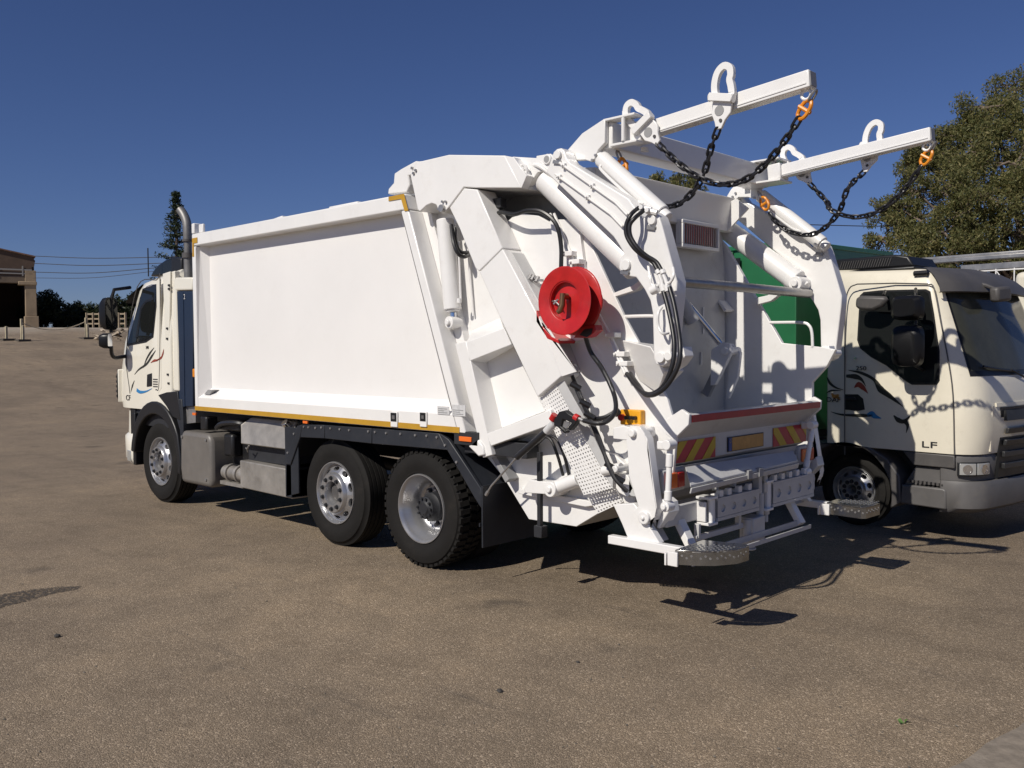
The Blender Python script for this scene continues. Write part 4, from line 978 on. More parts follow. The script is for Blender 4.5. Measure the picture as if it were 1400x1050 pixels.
# chain grabs: keyhole ring above the beam, forked plate below
def chain_grab(x, yc, lean):
    c = Vector((2.2, yc, 3.405))+AD*((x-2.2)/AD.x); s = -1 if yc < 1 else -1
    y0 = yc-.075 if yc < 1 else yc+.065
    u = (AD*math.cos(lean)+AN*math.sin(lean)); w = Vector((-u.z, 0, u.x))
    def q(a, h, y=y0): p = c+u*a+w*h; return Vector((p.x, y, p.z))
    key = [(-.055, .055), (-.075, .12), (-.07, .19), (-.035, .232), (.01, .225), (.03, .185), (.03, .15), (.05, .11), (.065, .06), (.03, .035), (-.02, .03)]
    P = smooth_path([q(a, h) for a, h in key], 4, True); n_ = len(P); b = MB(); vs = []
    for i in range(n_):
        t = (P[(i+1) % n_]-P[i-1]).normalized(); m_ = Vector((t.z, 0, -t.x))
        for o_, yy in ((.022, -.016), (-.022, -.016), (-.022, .016), (.022, .016)): vs.append(P[i]+m_*o_+Vector((0, yy, 0)))
    b.add(vs, [(4*i+k, 4*i+(k+1) % 4, 4*((i+1) % n_)+(k+1) % 4, 4*((i+1) % n_)+k) for i in range(n_) for k in range(4)]); g = b.build('chain_grab', W_, T, .005)
    b = MB(); b.bar(q(-.085, .035, y0-.012), q(.085, .035, y0-.012), .055, .05, w); b.cyl(q(-.085, .035, y0-.012), q(-.09, .035, y0-.012), .03, 12); b.cyl(q(.085, .035, y0-.012), q(.09, .035, y0-.012), .03, 12); b.build('grab_bar', W_, g, .008)
    pl = [(-.06, .02), (.075, .02), (.085, -.05), (.055, -.10), (.04, -.155), (.0, -.165), (-.02, -.12), (-.055, -.07)]
    hole = []
    b = MB(); b.prism([q(a, h, y0-.01) for a, h in pl], (0, .022, 0)); b.build('grab_plate', W_, g, .005)
    b = MB(); b.cyl(q(.0, -.045, y0-.0125), q(.0, -.045, y0+.0145), .034, 16); b.build('grab_slot', M['grey'], g)
    b = MB(); b.cyl(q(.025, -.105, y0-.018), q(.025, -.105, y0+.02), .011, 8); b.build('grab_pin', M['greydk'], g)
    return q(.012, -.16)
# chains
LINK = None
def link_mesh():
    b = MB(); L, w = .024, .0165
    pts = [Vector((L+math.cos(a)*w, math.sin(a)*w, 0)) for a in np.linspace(-PI/2, PI/2, 6)]+[Vector((-L+math.cos(a)*w, math.sin(a)*w, 0)) for a in np.linspace(PI/2, 3*PI/2, 6)]
    b.tube(pts, .0088, 6, True); return b
def chain(pts, label, orange_end, n_sm=10):
    P = smooth_path(pts, n_sm); S = [0]
    for i in range(1, len(P)): S.append(S[-1]+(P[i]-P[i-1]).length)
    pitch = .056; n = int(S[-1]/pitch); root = empty('lifting_chain', P[0], label, 'chain', group='black chains hanging from the lifting frame')
    proto = None
    def pos(s):
        for i in range(1, len(S)):
            if S[i] >= s: return P[i-1].lerp(P[i], (s-S[i-1])/(S[i]-S[i-1]+1e-9))
        return P[-1].copy()
    del root['_off']
    for k in range(n):
        c = pos((k+.5)*pitch); t = (pos((k+.9)*pitch)-pos((k+.1)*pitch)).normalized()
        if proto is None: proto = link_mesh().build('link', M['chain'], root); o = proto
        else: o = proto.copy(); COL.objects.link(o); o.parent = root
        ref = Vector((0, 1, 0)); sd = (ref-t*ref.dot(t)).normalized(); nn = t.cross(sd)
        a = PI/4+(PI/2 if k % 2 else 0)+.15*math.sin(k*1.7); y = sd*math.cos(a)+nn*math.sin(a); z = t.cross(y)
        o.matrix_local = Matrix(((t.x, y.x, z.x, c.x-P[0].x), (t.y, y.y, z.y, c.y-P[0].y), (t.z, y.z, z.z, c.z-P[0].z), (0, 0, 0, 1)))
    e = P[-1] if orange_end else P[0]; e2 = pos(S[-1]-.06) if orange_end else pos(.06)
    t = (e-e2).normalized(); sd = Vector((0, 1, 0)); sd = (sd-t*sd.dot(t)).normalized(); nn = t.cross(sd); sd, nn = nn, sd; e = e-P[0]
    for s in (-1, 1):
        b = MB(); b.tube(smooth_path([e+sd*.004*s-t*.012, e+sd*.028*s+nn*.008*s+t*.008, e+sd*.034*s+nn*.006*s+t*.05, e+sd*.028*s+nn*.008*s+t*.09, e+sd*.006*s+t*.112], 4), .0125, 8); b.build('coupling_half', M['orange'], root)
    b = MB(); b.cyl(e+sd*.046+t*.05, e-sd*.046+t*.05, .013, 8); b.build('coupling_pin', M['orange'], root)
    b = MB(); b.tube(smooth_path([e+nn*.02+t*.115, e+t*.10, e-nn*.02+t*.115, e-nn*.02+t*.16, e+t*.178, e+nn*.02+t*.16], 3, True), .008, 6, True); b.build('shackle', M['galv'], root)
for yc, side in ((.234, 'left'), (2.266, 'right')):
    k = 0 if yc < 1 else 1
    gA = chain_grab((2.31, 2.37)[k], yc, (.50, .42)[k]); gB = chain_grab((2.90, 2.97)[k], yc, (-.32, -.45)[k])
    ya = gA.y
    if not k:
        chain([gA, (2.56, ya+.02, 3.14), (2.70, .2, 3.03), (2.86, .22, 2.965), (3.03, .234, 2.975), (3.19, .234, 3.07), (3.32, .234, 3.20), (3.40, .234, 3.305)], 'black chain from the inner grab to the tip of the near lifting beam', True)
        chain([gB, (2.81, .18, 3.20), (2.72, .215, 3.02), (2.58, .23, 2.90), (2.43, .234, 2.868), (2.27, .234, 2.91), (2.13, .234, 3.04), (2.075, .234, 3.15)], 'black chain from the outer grab of the near beam back to the crossbeam', True)
    else:
        chain([gA, (2.60, ya+.02, 3.12), (2.71, 2.2, 3.02), (2.86, 2.25, 2.955), (3.03, 2.266, 2.965), (3.19, 2.266, 3.05), (3.32, 2.266, 3.18), (3.41, 2.266, 3.31)], 'black chain from the inner grab to the tip of the far lifting beam', True)
        chain([gB, (2.85, 2.2, 3.18), (2.76, 2.24, 3.01), (2.62, 2.26, 2.885), (2.48, 2.266, 2.845), (2.31, 2.266, 2.89), (2.17, 2.266, 3.0), (2.10, 2.266, 3.11)], 'black chain from the outer grab of the far beam back to the crossbeam', True)

# big hydraulic hoses at the near arm
yh = -.10
b = MB()
for k, (dx, dy) in enumerate(((0, 0), (5, -.03))):
    b.tube(smooth_path([at_y(873+dx*1.6, 284+dx*.6, yh+.04), at_y(863+dx, 293+dx, yh-.05), at_y(856+dx, 308, yh-.07), at_y(857+dx, 323, yh-.07), at_y(866+dx, 338, yh-.06), at_y(878+dx, 349, yh-.03), at_y(892+dx, 358, yh), at_y(899+dx, 369, yh)]), .0145, 10)
b.build('arm_hose', M['hose'], T)
b = MB()
for k, dx in enumerate((0, 6)):
    b.tube([at_y(899+dx*.9, 369, yh), at_y(904+dx, 383, yh), at_y(907+dx*1.2, 397, yh)], .012, 8)
    for f, g_ in (((899, 369), (901, 374)), ((905, 390), (907, 398))): b.cyl(at_y(f[0]+dx, f[1], yh), at_y(g_[0]+dx, g_[1], yh), .02, 8)
b.tube(smooth_path([at_y(886, 362, yh+.03), at_y(889, 380, yh), at_y(891, 389, yh), at_y(898, 391, yh), at_y(905, 386, yh)], 4), .009, 8)
b.tube(smooth_path([at_y(920, 366, yh+.03), at_y(921, 376, yh), at_y(917, 385, yh), at_y(911, 388, yh)], 4), .010, 8)
p = at_y(903, 393, yh); b.cyl(p-Vector((.07, 0, .02)), p+Vector((-.02, 0, 0)), .03, 12)
for q in ((876, 284), (884, 288)):
    p = at_y(*q, yh+.04); b.cyl(p, p+Vector((.07, .02, -.02)), .02, 8); b.cyl(p+Vector((.02, -.03, 0)), p+Vector((.02, .03, 0)), .016, 8)
b.build('hose_fitting', W_, T)
b = MB()
for k in range(2):
    dx = 8*k; dy = .03*k
    b.tube(smooth_path([at_y(907+dx, 398-5*k, yh), at_y(913+dx, 420-6*k, yh-.02), at_y(919+dx*.9, 448-6*k, yh-.05), at_y(922+dx, 474, yh-.08-dy), at_y(919+dx, 500, yh-.10-dy), at_y(908+dx*.6, 526, yh-.10-dy), at_y(893+dx*.4, 538+k, yh-.08-dy), at_y(880+dx*.2, 537+2*k, yh-.02), at_y(868+dx*.4, 526-1*k, yh+.1), at_y(857+dx*.6, 511, .14)]), .0155, 10)
b.build('arm_hose', M['hose'], T)
b = MB(); b.tube(smooth_path([at_y(905, 420, yh+.05), at_y(900, 428, yh), at_y(900, 445, yh), at_y(906, 456, yh), at_y(914, 455, yh+.05)], 4), .010, 8); b.build('hose_guard', W_, T)

# ------------------------------------------------------------------ rear end
Y0, Y1 = .236, 2.264
LIP = [(2.575, 1.447), (2.605, 1.44), (2.605, 1.385), (2.475, 1.268), (2.475, 1.10), (2.455, 1.082), (2.25, .98), (2.2, .98), (2.2, 1.08), (2.40, 1.20), (2.53, 1.36)]
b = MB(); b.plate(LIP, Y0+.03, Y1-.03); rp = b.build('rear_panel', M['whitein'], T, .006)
for y_ in (Y0-.004, Y1-.026):
    b = MB(); b.plate([(2.42, 1.40), (2.55, 1.478), (2.612, 1.445), (2.606, 1.375), (2.478, 1.258), (2.455, 1.28), (2.42, 1.30)], y_, y_+.03); b.build('lip_end', W_, T, .004)
b = MB(); b.box(2.606, 2.612, Y0+.035, Y1-.03, 1.388, 1.437); b.build('red_strip', M['redtape'], rp)
def stripes_board(ya, yb, z0, z1, flip):
    x = 2.477; b = MB(); b.box(x, x+.004, ya, yb, z0, z1); o = b.build('hazard_board', M['boardred'], T)
    w = yb-ya; sh = .16
    for k in range(-1, 4):
        c = ya+w*(.20+.44*k); d = sh*(1 if flip else -1)
        q = [(c, z0), (c+w*.2, z0), (c+w*.2-d, z1), (c-d, z1)]
        out = []                                     # clip to the board in y
        def clip(poly, lim, sgn):
            r = []
            for i in range(len(poly)):
                a, e = poly[i], poly[(i+1) % len(poly)]; ia, ie = (a[0]-lim)*sgn >= 0, (e[0]-lim)*sgn >= 0
                if ia: r.append(a)
                if ia != ie: t = (lim-a[0])/(e[0]-a[0]); r.append((lim, a[1]+(e[1]-a[1])*t))
            return r
        q = clip(q, ya+.002, 1); q = clip(q, yb-.002, -1) if q else q
        if len(q) > 2:
            b = MB(); b.prism([(x+.0045, yy, zz) for yy, zz in q], (.002, 0, 0)); b.build('board_stripe', M['yellow'], o)
PL = at_x(921, 620, 2.48).y
def yx(px, py): return at_x(px, py, 2.48).y
stripes_board(max(.275, yx(916, 620)), yx(978, 612), 1.095, 1.245, False)
stripes_board(yx(1057, 605), yx(1102, 600), 1.095, 1.245, True)
b = MB(); b.box(2.4775, 2.483, yx(994.5, 610), yx(1043.5, 603), 1.115, 1.225); npl = b.build('plate_backing', M['black'], T)
b = MB(); b.box(2.4835, 2.487, yx(1000, 610), yx(1042.5, 603), 1.121, 1.219); b.build('number_plate', M['plateorange'], npl)
b = MB(); b.box(2.4835, 2.4872, yx(995.5, 610), yx(999.5, 603), 1.121, 1.219); bb = b.build('plate_band', M['blue'], npl)
b = MB(); c_ = Vector((2.488, yx(997.5, 606), 1.195))
for k in range(8):
    a = 2*PI*k/8; b.cyl(c_+Vector((0, math.cos(a)*.012, math.sin(a)*.012)), c_+Vector((.001, math.cos(a)*.012, math.sin(a)*.012)), .0028, 5)
b.build('star_ring', M['yellow'], npl)
b = MB()
for py0, py1, px in ((572, 590, 955), (575, 593, 970), (562, 585, 1100)):
    y_ = yx(px, 585); b.plate([(2.56, 1.365), (2.58, 1.365), (2.485, 1.28), (2.477, 1.285)], y_, y_+.008)
b.build('lip_rib', W_, T)
# lower valance with lamps, tipped plate
b = MB(); b.plate([(2.40, .99), (2.44, 1.05), (2.455, 1.07), (2.40, .885), (2.30, .86), (2.2, .86), (2.2, .98)], .10, 2.3); b.build('valance', M['whitein'], T, .005)
for y0_, mir in ((.12, 0), (2.13, 1)):
    b = MB(); b.box(2.435, 2.475, y0_, y0_+.27, .90, 1.06); lb = b.build('lamp_box', M['whitein'], T, .01)
    b = MB(); b.box(2.476, 2.492, y0_+.03, y0_+.16, .925, 1.035); b.build('amber_lens', M['amber'], lb, .008)
    b = MB(); b.box(2.476, 2.492, y0_+.165, y0_+.25, .925, 1.035); b.build('red_lens', M['lampred'], lb, .008)
b = MB(); q = [at_x(937, 642, 2.55), at_x(1084, 619, 2.55), at_x(1091, 633, 2.66), at_x(944, 667, 2.66)]; b.prism(q, (.0, 0, .02)); b.prism([q[3], q[2], q[2]+Vector((-.01, 0, -.04)), q[3]+Vector((-.01, 0, -.04))], (.012, 0, 0)); b.build('tipped_plate', M['whitein'], T, .004)
b = MB()
for px, py in ((1013, 648), (1028, 645)):
    p = at_x(px, py, 2.60); b.box(p.x, p.x+.08, p.y-.03, p.y+.03, p.z-.03, p.z+.035)
b.build('plate_hinge', M['grey'], T, .004)
# bin lifter: beam, two combs with holes and teeth, centre lock
b = MB(); b.bar((2.45, .12, .74), (2.45, 2.36, .74), .12, .14); b.build('lifter_beam', M['whitein'], T, .01)
for (y0_, y1_, nh, teeth) in ((.60, 1.20, 4, (.14, .33, .58, .82)), (1.42, 2.12, 4, (.10, .28, .46, .64, .84))):
    x = 2.60; h0, h1 = (.665, .805) if y0_ < 1 else (.66, .83); n = nh
    b = MB()
    def fn(u, v, w, y0_=y0_, y1_=y1_, n=n): return Vector((x+.012-.012*w, y0_+(y1_-y0_)*u/n, h0+.02+(h1-h0-.02)*v))
    b.holed(n, 1, fn, .24, True); cb = b.build('bin_comb', M['whitein'], T)
    b = MB(); b.box(x-.14, x+.014, y0_, y1_, h0-.006, h0+.018); b.box(x-.14, x+.012, y0_, y1_, h1+.001, h1+.018); b.box(x-.02, x+.0, y0_, y1_, h0+.02, h1); b.build('comb_channel', M['whitein'], cb)
    for t in teeth:
        b = MB(); y_ = y0_+(y1_-y0_)*t; b.plate([(x-.08, h1+.02), (x+.0, h1+.02), (x+.0, h1+.07), (x-.03, h1+.07), (x-.04, h1+.045), (x-.08, h1+.035)], y_-.03, y_+.02); b.build('comb_tooth', W_, cb, .004)
    b = MB(); b.cyl((x-.02, y0_-.035, h0-.03), (x-.02, y0_-.035, h1+.035), .028, 14); b.box(x-.10, x+.02, y0_-.11, y0_-.005, h0-.025, h0-.005); b.box(x-.1, x+.02, y0_-.11, y0_-.005, h1+.02, h1+.04); b.box(x-.1, x-.02, y0_-.11, y0_-.09, h0, h1); b.build('comb_end', W_, cb, .004)
b = MB(); b.box(2.50, 2.62, 1.10, 1.28, .42, .61); b.cyl((2.56, 1.13, .38), (2.56, 1.13, .60), .05, 16); b.cyl((2.56, 1.13, .365), (2.56, 1.13, .38), .06, 16); b.build('comb_motor', M['whitein'], T, .008)
b = MB()
for y_ in (1.24, 1.33):
    b.box(2.54, 2.60, y_-.02, y_+.03, .78, 1.0); b.cyl((2.57, y_+.05, .60), (2.57, y_+.05, .78), .03, 12); b.cyl((2.57, y_+.05, .54), (2.57, y_+.05, .60), .02, 10)
b.box(2.5, 2.58, 1.18, 1.42, .98, 1.02); b.build('centre_lock', M['whitein'], T, .006)
b = MB(); b.box(2.50, 2.54, .70, .74, .86, 1.0); b.box(2.50, 2.54, .95, .99, .86, 1.0); b.box(2.46, 2.5, 1.7, 1.74, .82, 1.0); b.box(2.46, 2.50, 2.0, 2.04, .82, 1.0); b.build('lifter_strut', M['whitein'], T, .004)
b = MB(); b.bar((2.55, .40, .56), (2.55, 1.05, .56), .03, .04); b.box(2.53, 2.57, .42, .45, .56, .66); b.box(2.53, 2.57, .98, 1.01, .56, .66); b.build('lower_bar', M['whitein'], T, .004)
# telescopic poles either side
for pts, nm in ((((916, 612), (913, 686)), 0), (((1111, 584), (1102, 640)), 1)):
    x = 2.62 if not nm else 2.58
    a, e = at_x(*pts[0], x), at_x(*pts[1], x)
    b = MB(); b.cyl(a, e, .020, 14); b.cyl(a.lerp(e, .12), a.lerp(e, .36), .025, 14); b.cyl(a.lerp(e, .80), a.lerp(e, .98), .026, 14); b.cyl(e-Vector((0, .04, .03)), e+Vector((0, .04, -.03)), .034, 16); b.cyl(a-Vector((0, .05, -.02)), a+Vector((0, .04, .02)), .034, 14); b.cyl(e-Vector((0, .06, .03)), e-Vector((0, .04, .03)), .018, 10); b.build('pole', W_, T, .004)
    b = MB(); b.box(a.x-.10, a.x-.01, a.y-.012, a.y+.015, a.z-.02, a.z+.04); b.build('pole_bracket', W_, T, .01)
b = MB(); b.plate(xz([(909, 681), (916, 687), (918, 700), (905, 722), (898, 716), (897, 694)], .10), .06, .20); b.build('pole_foot', W_, T, .006)
b = MB(); y_ = at_x(1100, 660, 2.5).y; b.plate([(2.45, .72), (2.62, .90), (2.60, .98), (2.5, .86), (2.40, .80)], y_, y_+.12); b.build('pole_foot', M['whitein'], T, .006)
# side levers and their linkage, near side then far side
for mir in (0, 1):
    def put(b, name, bev=.006, m='white', par=T):
        if mir:
            for v in b.v: v.y = 2.5-v.y
        return b.build(name, M[m], par, bev)
    b = MB(); b.slab([(855, 590), (862, 582), (874, 583), (881, 592), (897, 696), (895, 707), (886, 714), (874, 711), (866, 700), (873, 692), (860, 650), (858, 615)], -.02, .03); b.slab([(879, 590), (885, 600), (898, 694), (893, 712), (897, 700)], -.015, .055); lv = put(b, 'lifter_lever')
    b = MB(); p = at_y(882, 707.5, -.02); b.cyl(p-Vector((0, .025, 0)), p+Vector((0, .10, 0)), .045, 22); b.cyl(p-Vector((0, .04, 0)), p, .014, 8); p = at_y(866, 592, -.02); b.cyl(p-Vector((0, .03, 0)), p+Vector((0, .2, 0)), .028, 16); put(b, 'lever_pin')
    b = MB(); b.slab([(838, 585), (852, 582), (868, 586), (870, 600), (855, 602), (838, 600)], .0, .232); put(b, 'lever_bracket'); b = MB(); b.slab([(834, 655), (842, 646), (858, 650), (866, 668), (858, 680), (846, 674)], .10, .232); p = at_y(844, 641, .04); b.cyl(p-Vector((0, .035, 0)), p+Vector((0, .18, 0)), .026, 14); b.cyl(p+Vector((-.14, .02, -.03)), p+Vector((.02, .02, .01)), .036, 14); put(b, 'lever_bracket')
    b = MB(); b.slab([(800, 610), (840, 622), (872, 650), (868, 690), (852, 690), (836, 660), (800, 634)], .18, .2325); put(b, 'lever_plate')
    def put2(b, name, bev=.006, m='white', par=T):
        if mir:
            for v in b.v: v.y = 2.25-v.y
        return b.build(name, M[m], par, bev)
    b = MB(); b.slab([(838, 690), (866, 688), (876, 700), (892, 727), (902, 743), (859, 738), (850, 716)], -.01, .05); put2(b, 'step_hanger')
    b = MB(); b.slab([(866, 712), (880, 722), (892, 744), (862, 738)], .0, .2); b.slab([(876, 702), (888, 712), (886, 718), (871, 712)], .05, .2); put2(b, 'hanger_web', .004, 'whitein')
    b = MB(); b.bar((2.47, .30, .72), (2.64, .28, .465), .05, .08, (0, 1, 0))
    if mir:
        for v in b.v: v.y += 1.56
    b.build('step_stay', W_, T, .006)
    b = MB(); b.bar((2.13, -.02, .565), (2.78, -.02, .565), .06, .06); put2(b, 'step_rail')
b = MB(); b.bar((2.62, .15, .475), (2.62, 1.92, .475), .012, .045); b.bar((2.69, .15, .445), (2.69, 1.90, .445), .012, .03); b.build('step_crossbar', M['whitein'], T)
STEPS = ([(2.74, .20), (3.03, .27), (3.06, .24), (3.055, .10), (2.98, -.04), (2.90, -.11), (2.77, -.18)], [(2.70, 2.38), (3.02, 2.43), (3.05, 2.40), (3.045, 2.27), (3.04, 2.15), (3.01, 2.12), (2.71, 2.15)])
for out in STEPS:
    zt = .60; b = MB(); b.prism([(x, y, zt) for x, y in out], (0, 0, .010)); st = b.build('step_plate', M['tread'], T, .003)
    edge = out[::-1][:6]; b = MB(); vs = []
    for x, y in edge: vs += [(x, y, zt-.001), (x+.002, y-.002, zt-.085)]
    b.add(vs, [(2*i, 2*i+1, 2*i+3, 2*i+2) for i in range(len(edge)-1)]); b.build('step_skirt', M['tread'], st)
    b = MB()
    for k in range(len(edge)-1):
        p, q = Vector((*edge[k], 0)), Vector((*edge[k+1], 0)); d = (q-p); L_ = d.length; nn = Vector((d.y, -d.x, 0)).normalized()
        for j in range(int(L_/.03)):
            c = p+d*((j+.5)*.03/L_)+Vector((0, 0, zt-.04+.014*(j % 2))); b.cyl(c-nn*.003, c+nn*.005, .008, 6)
    for u in range(8):
        for v in range(6):
            c = Vector((2.78+.033*u, out[6][1]+.07+.04*v+.012*u*.6, zt+.010))
            if v < 5 or u > 2: b.cyl(c, c+Vector((0, 0, .004)), .008, 6)
    tag(b.build('grip_stud', M['galv'], st), kind='stuff')
    x0, y0 = out[6]; b = MB(); b.box(x0-.045, x0+.03, y0-.02, y0-.004, zt-.095, zt-.003); b.build('step_end', W_, T, .004)
    b = MB(); b.box(x0-.075, x0-.06, y0-.01, y0+.05, zt-.10, zt-.02); b.build('step_hinge', W_, T, .003)
# ------------------------------------------------------------------ chassis and running gear
b = MB()
for y_ in (.80, 1.62): b.box(-5.9, 1.2, y_, y_+.08, .80, 1.06)
for x in (-5.3, -3.4, -2.6, -1.5, -.7, .4): b.box(x, x+.1, .88, 1.62, .84, 1.0)
b.build('chassis_rail', M['dark'], T)
b = MB(); b.box(-3.9, .9, .40, 2.1, 1.06, 1.225); b.build('subframe', M['dark'], T)
b = MB()
for x in (0, -1.295, -5.046): b.cyl((x, .5, .515), (x, 2.0, .515), .11, 16)
b.cyl((0, 1.25-.22, .53), (0, 1.25+.22, .53), .26, 20); b.cyl((-4.0, 1.25, .72), (0, 1.25, .55), .07, 12); b.box(-5.8, -4.5, .95, 1.55, .55, 1.1); b.build('axle', M['dark'], T)
R0, RF = .515, .302
build_wheel('drive', R0, .30, RF, T, (0, .06, R0))
b = MB(); b.lathe((0, .40, R0), (0, 1, 0), [(0, RF), (0, R0-.1), (.03, R0), (.27, R0), (.3, R0-.1), (.3, RF)], 40); b.build('inner_tyre', M['rubber'], T)
build_wheel('steer', R0, .315, RF, T, (-1.295, .08, R0))
build_wheel('steer', R0, .315, RF, T, (-5.046, .10, R0), rot=0)
build_wheel('drive', R0, .30, RF, T, (0, 2.44, R0), rot=PI)
build_wheel('steer', R0, .315, RF, T, (-1.295, 2.42, R0), rot=PI)
build_wheel('steer', R0, .315, RF, T, (-5.046, 2.40, R0), rot=PI)
# tandem mudguards: leading slope, three top pieces, trailing slope
def guard(px0, name='mudguard'):
    b = MB(); b.slab(px0, .02, .05); return b
for mir in (0, 1):
    def put(b, name, bev=.006, m='fender', par=T):
        if mir:
            for v in b.v: v.y = 2.5-v.y
        return b.build(name, M[m], par, bev)
    G = [[(-2.06, .74), (-1.83, 1.14), (-1.74, 1.16), (-1.78, 1.03), (-1.96, .74)], [(-1.735, 1.16), (-1.36, 1.175), (-1.36, 1.045), (-1.775, 1.03)], [(-1.352, 1.175), (-.62, 1.185), (-.62, 1.045), (-1.352, 1.045)], [(-.612, 1.185), (.30, 1.195), (.40, 1.06), (-.612, 1.045)], [(.305, 1.195), (.42, 1.15), (.80, .78), (.80, .62), (.72, .70), (.405, 1.055)]]
    for gq in G:
        b = MB(); b.plate(gq, .015, .05)
        mg = put(b, 'mudguard')
    b = MB()
    for q in ((-2.0, .86), (-1.88, 1.06), (-1.70, 1.14), (-1.62, 1.14), (-1.5, 1.14), (-1.40, 1.15), (-1.25, 1.15), (-1.1, 1.15), (-.95, 1.15), (-.66, 1.155), (-.56, 1.155), (-.4, 1.155), (-.2, 1.16), (0, 1.16), (.15, 1.165), (.28, 1.16), (.38, 1.10), (.52, .97)):
        b.cyl((q[0], .015, q[1]), (q[0], .005, q[1]), .011, 8)
    put(b, 'rivet', 0, 'galv')
    b = MB(); b.plate([(-2.05, .73), (-1.83, 1.13), (-1.8, 1.11), (-2.02, .72)], .052, .42); b.plate([(-1.8, 1.13), (.35, 1.17), (.35, 1.145), (-1.8, 1.11)], .052, .68); b.plate([(.35, 1.17), (.80, .76), (.78, .74), (.34, 1.14)], .052, .70); put(b, 'mudguard_top', 0)
    b = MB(); b.plate([(-2.07, .40), (-1.97, .40), (-1.97, .735), (-2.06, .735)], .03, .42); b.plate([(-2.08, .40), (-1.84, .46), (-1.84, 1.12), (-2.08, 1.12)], .03, .05); put(b, 'front_flap', .004)
    b = MB(); b.box(.80, .815, .02, .72, .30, .80); b.box(.79, .80, .0, .74, .47, .50); put(b, 'mud_flap', 0)
b = MB(); p = at_y(639, 600.5, .0); b.box(p.x-.09, p.x+.055, -.012, .0, p.z-.02, p.z+.02); b.build('side_marker', M['amber'], T, .004)
b = MB(); b.box(p.x-.16, p.x+.12, .0, .06, p.z-.05, p.z+.06); b.box(p.x-.1, p.x+.6, .06, .2, p.z-.12, p.z+.0); b.build('marker_mount', M['dark'], T, .004)
b = MB(); b.slab([(640, 610), (652, 600), (660, 610), (662, 622), (654, 624), (648, 618)], .0, .1); b.build('body_hinge', W_, T, .01)
for px in (418, 266):
    p = at_y(px, 577 if px > 300 else 566, .02); b = MB(); b.box(p.x-.04, p.x+.04, .01, .03, p.z-.015, p.z+.015); b.build('side_marker', M['amber'], T, .003)
# side equipment between the axles
b = MB(); b.plate([(-2.99, .88), (-1.98, .88), (-1.97, 1.08), (-2.05, 1.165), (-2.95, 1.165), (-2.99, 1.09)], .05, .6)
for v in b.v:
    if v.z > 1.1 and v.y < .1: v.y = .16
b.build('hydraulic_tank', M['galvbox'], T, .012)
b = MB(); b.plate([(-3.0, .40), (-1.97, .385), (-1.97, .685), (-3.0, .70)], .04, .5); b.build('tool_box', M['galvbox'], T, .012)
b = MB(); b.box(-2.98, -1.97, .14, .5, .70, .88); b.build('tank_recess', M['dark'], T)
b = MB(); b.tube([(-2.86, .06, .80), (-2.84, .04, .835), (-2.80, .04, .875)], .009, 6); b.tube([(-2.90, .06, .84), (-2.84, .04, .835)], .008, 6); b.build('tank_latch', M['galv'], T)
p = at_y(392, 581, .1); b = MB(); b.cyl(p+Vector((.0, .05, -.05)), p+Vector((0, -.03, .03)), .04, 14); b.build('filler_cap', M['chrome'], T, .004)
b = MB(); q = [(-4.33, .33), (-3.62, .33), (-3.60, .42), (-3.60, .86), (-3.66, .95), (-4.28, .95), (-4.34, .88), (-4.36, .5)]; b.plate(q, .02, .55)
b.build('battery_box', M['greybox'], T, .05, seg=3)
b = MB()
for x, z in ((-3.70, .88), (-3.72, .42), (-4.28, .88)): b.cyl((x, .025, z), (x, .008, z), .018, 10)
b.build('box_stud', M['galv'], T)
b = MB(); b.box(-3.56, -3.08, .25, .6, .45, .98); b.box(-3.5, -3.3, .12, .25, .70, .96); b.build('exhaust_box', M['black'], T, .03)
b = MB(); b.cyl((-3.5, .16, .52), (-3.06, .16, .52), .08, 18); b.cyl((-3.4, .16, .52), (-3.36, .16, .52), .10, 18); b.cyl((-3.2, .16, .52), (-3.16, .16, .52), .10, 18); b.box(-3.55, -3.05, .1, .3, .38, .42); b.build('exhaust_pipe', M['galvbox'], T)
b = MB(); b.box(-3.55, -3.1, .10, .55, 1.0, 1.1); b.box(-3.9, -3.75, .05, .2, .98, 1.14); b.build('cable_tray', M['black'], T, .02)
b = MB(); b.tube(smooth_path([(-3.6, .1, 1.02), (-3.4, .06, 1.08), (-3.1, .08, 1.10), (-2.98, .2, 1.05)]), .03, 8); b.build('air_hose', M['hose'], T)

# ------------------------------------------------------------------ cab of the refuse truck
def flipx(vs, y0): return [Vector((-u, v+y0, z)) for u, v, z in vs]
CY = .06
SEC = [(1.16, 5.84, 6.40, 0, 0), (1.30, 5.86, 6.46, 0, 0), (1.60, 5.84, 6.46, 0, 0), (2.02, 5.72, 6.30, .0, 0), (2.40, 5.56, 6.06, .03, .02), (2.66, 5.44, 5.93, .06, .07), (2.74, 5.38, 5.85, .09, .10), (2.79, 5.26, 5.70, .17, .11)]
vs, fs = cab_shell(SEC, 2.36, 4.62); b = MB(); b.add(flipx(vs, CY), fs); cab = b.build('cab', M['cream'], T, ang=50)
b = MB(); b.box(-5.9, -4.64, CY+.05, CY+2.3, .95, 1.17); b.build('cab_floor', M['dark'], T)
def side(pts, y=CY): return [at_y(px, py, y) for px, py in pts]
def side_slab(b, pts, y0, y1):
    q = side(pts); return b.prism([Vector((p.x, y0, p.z)) for p in q], (0, y1-y0, 0))
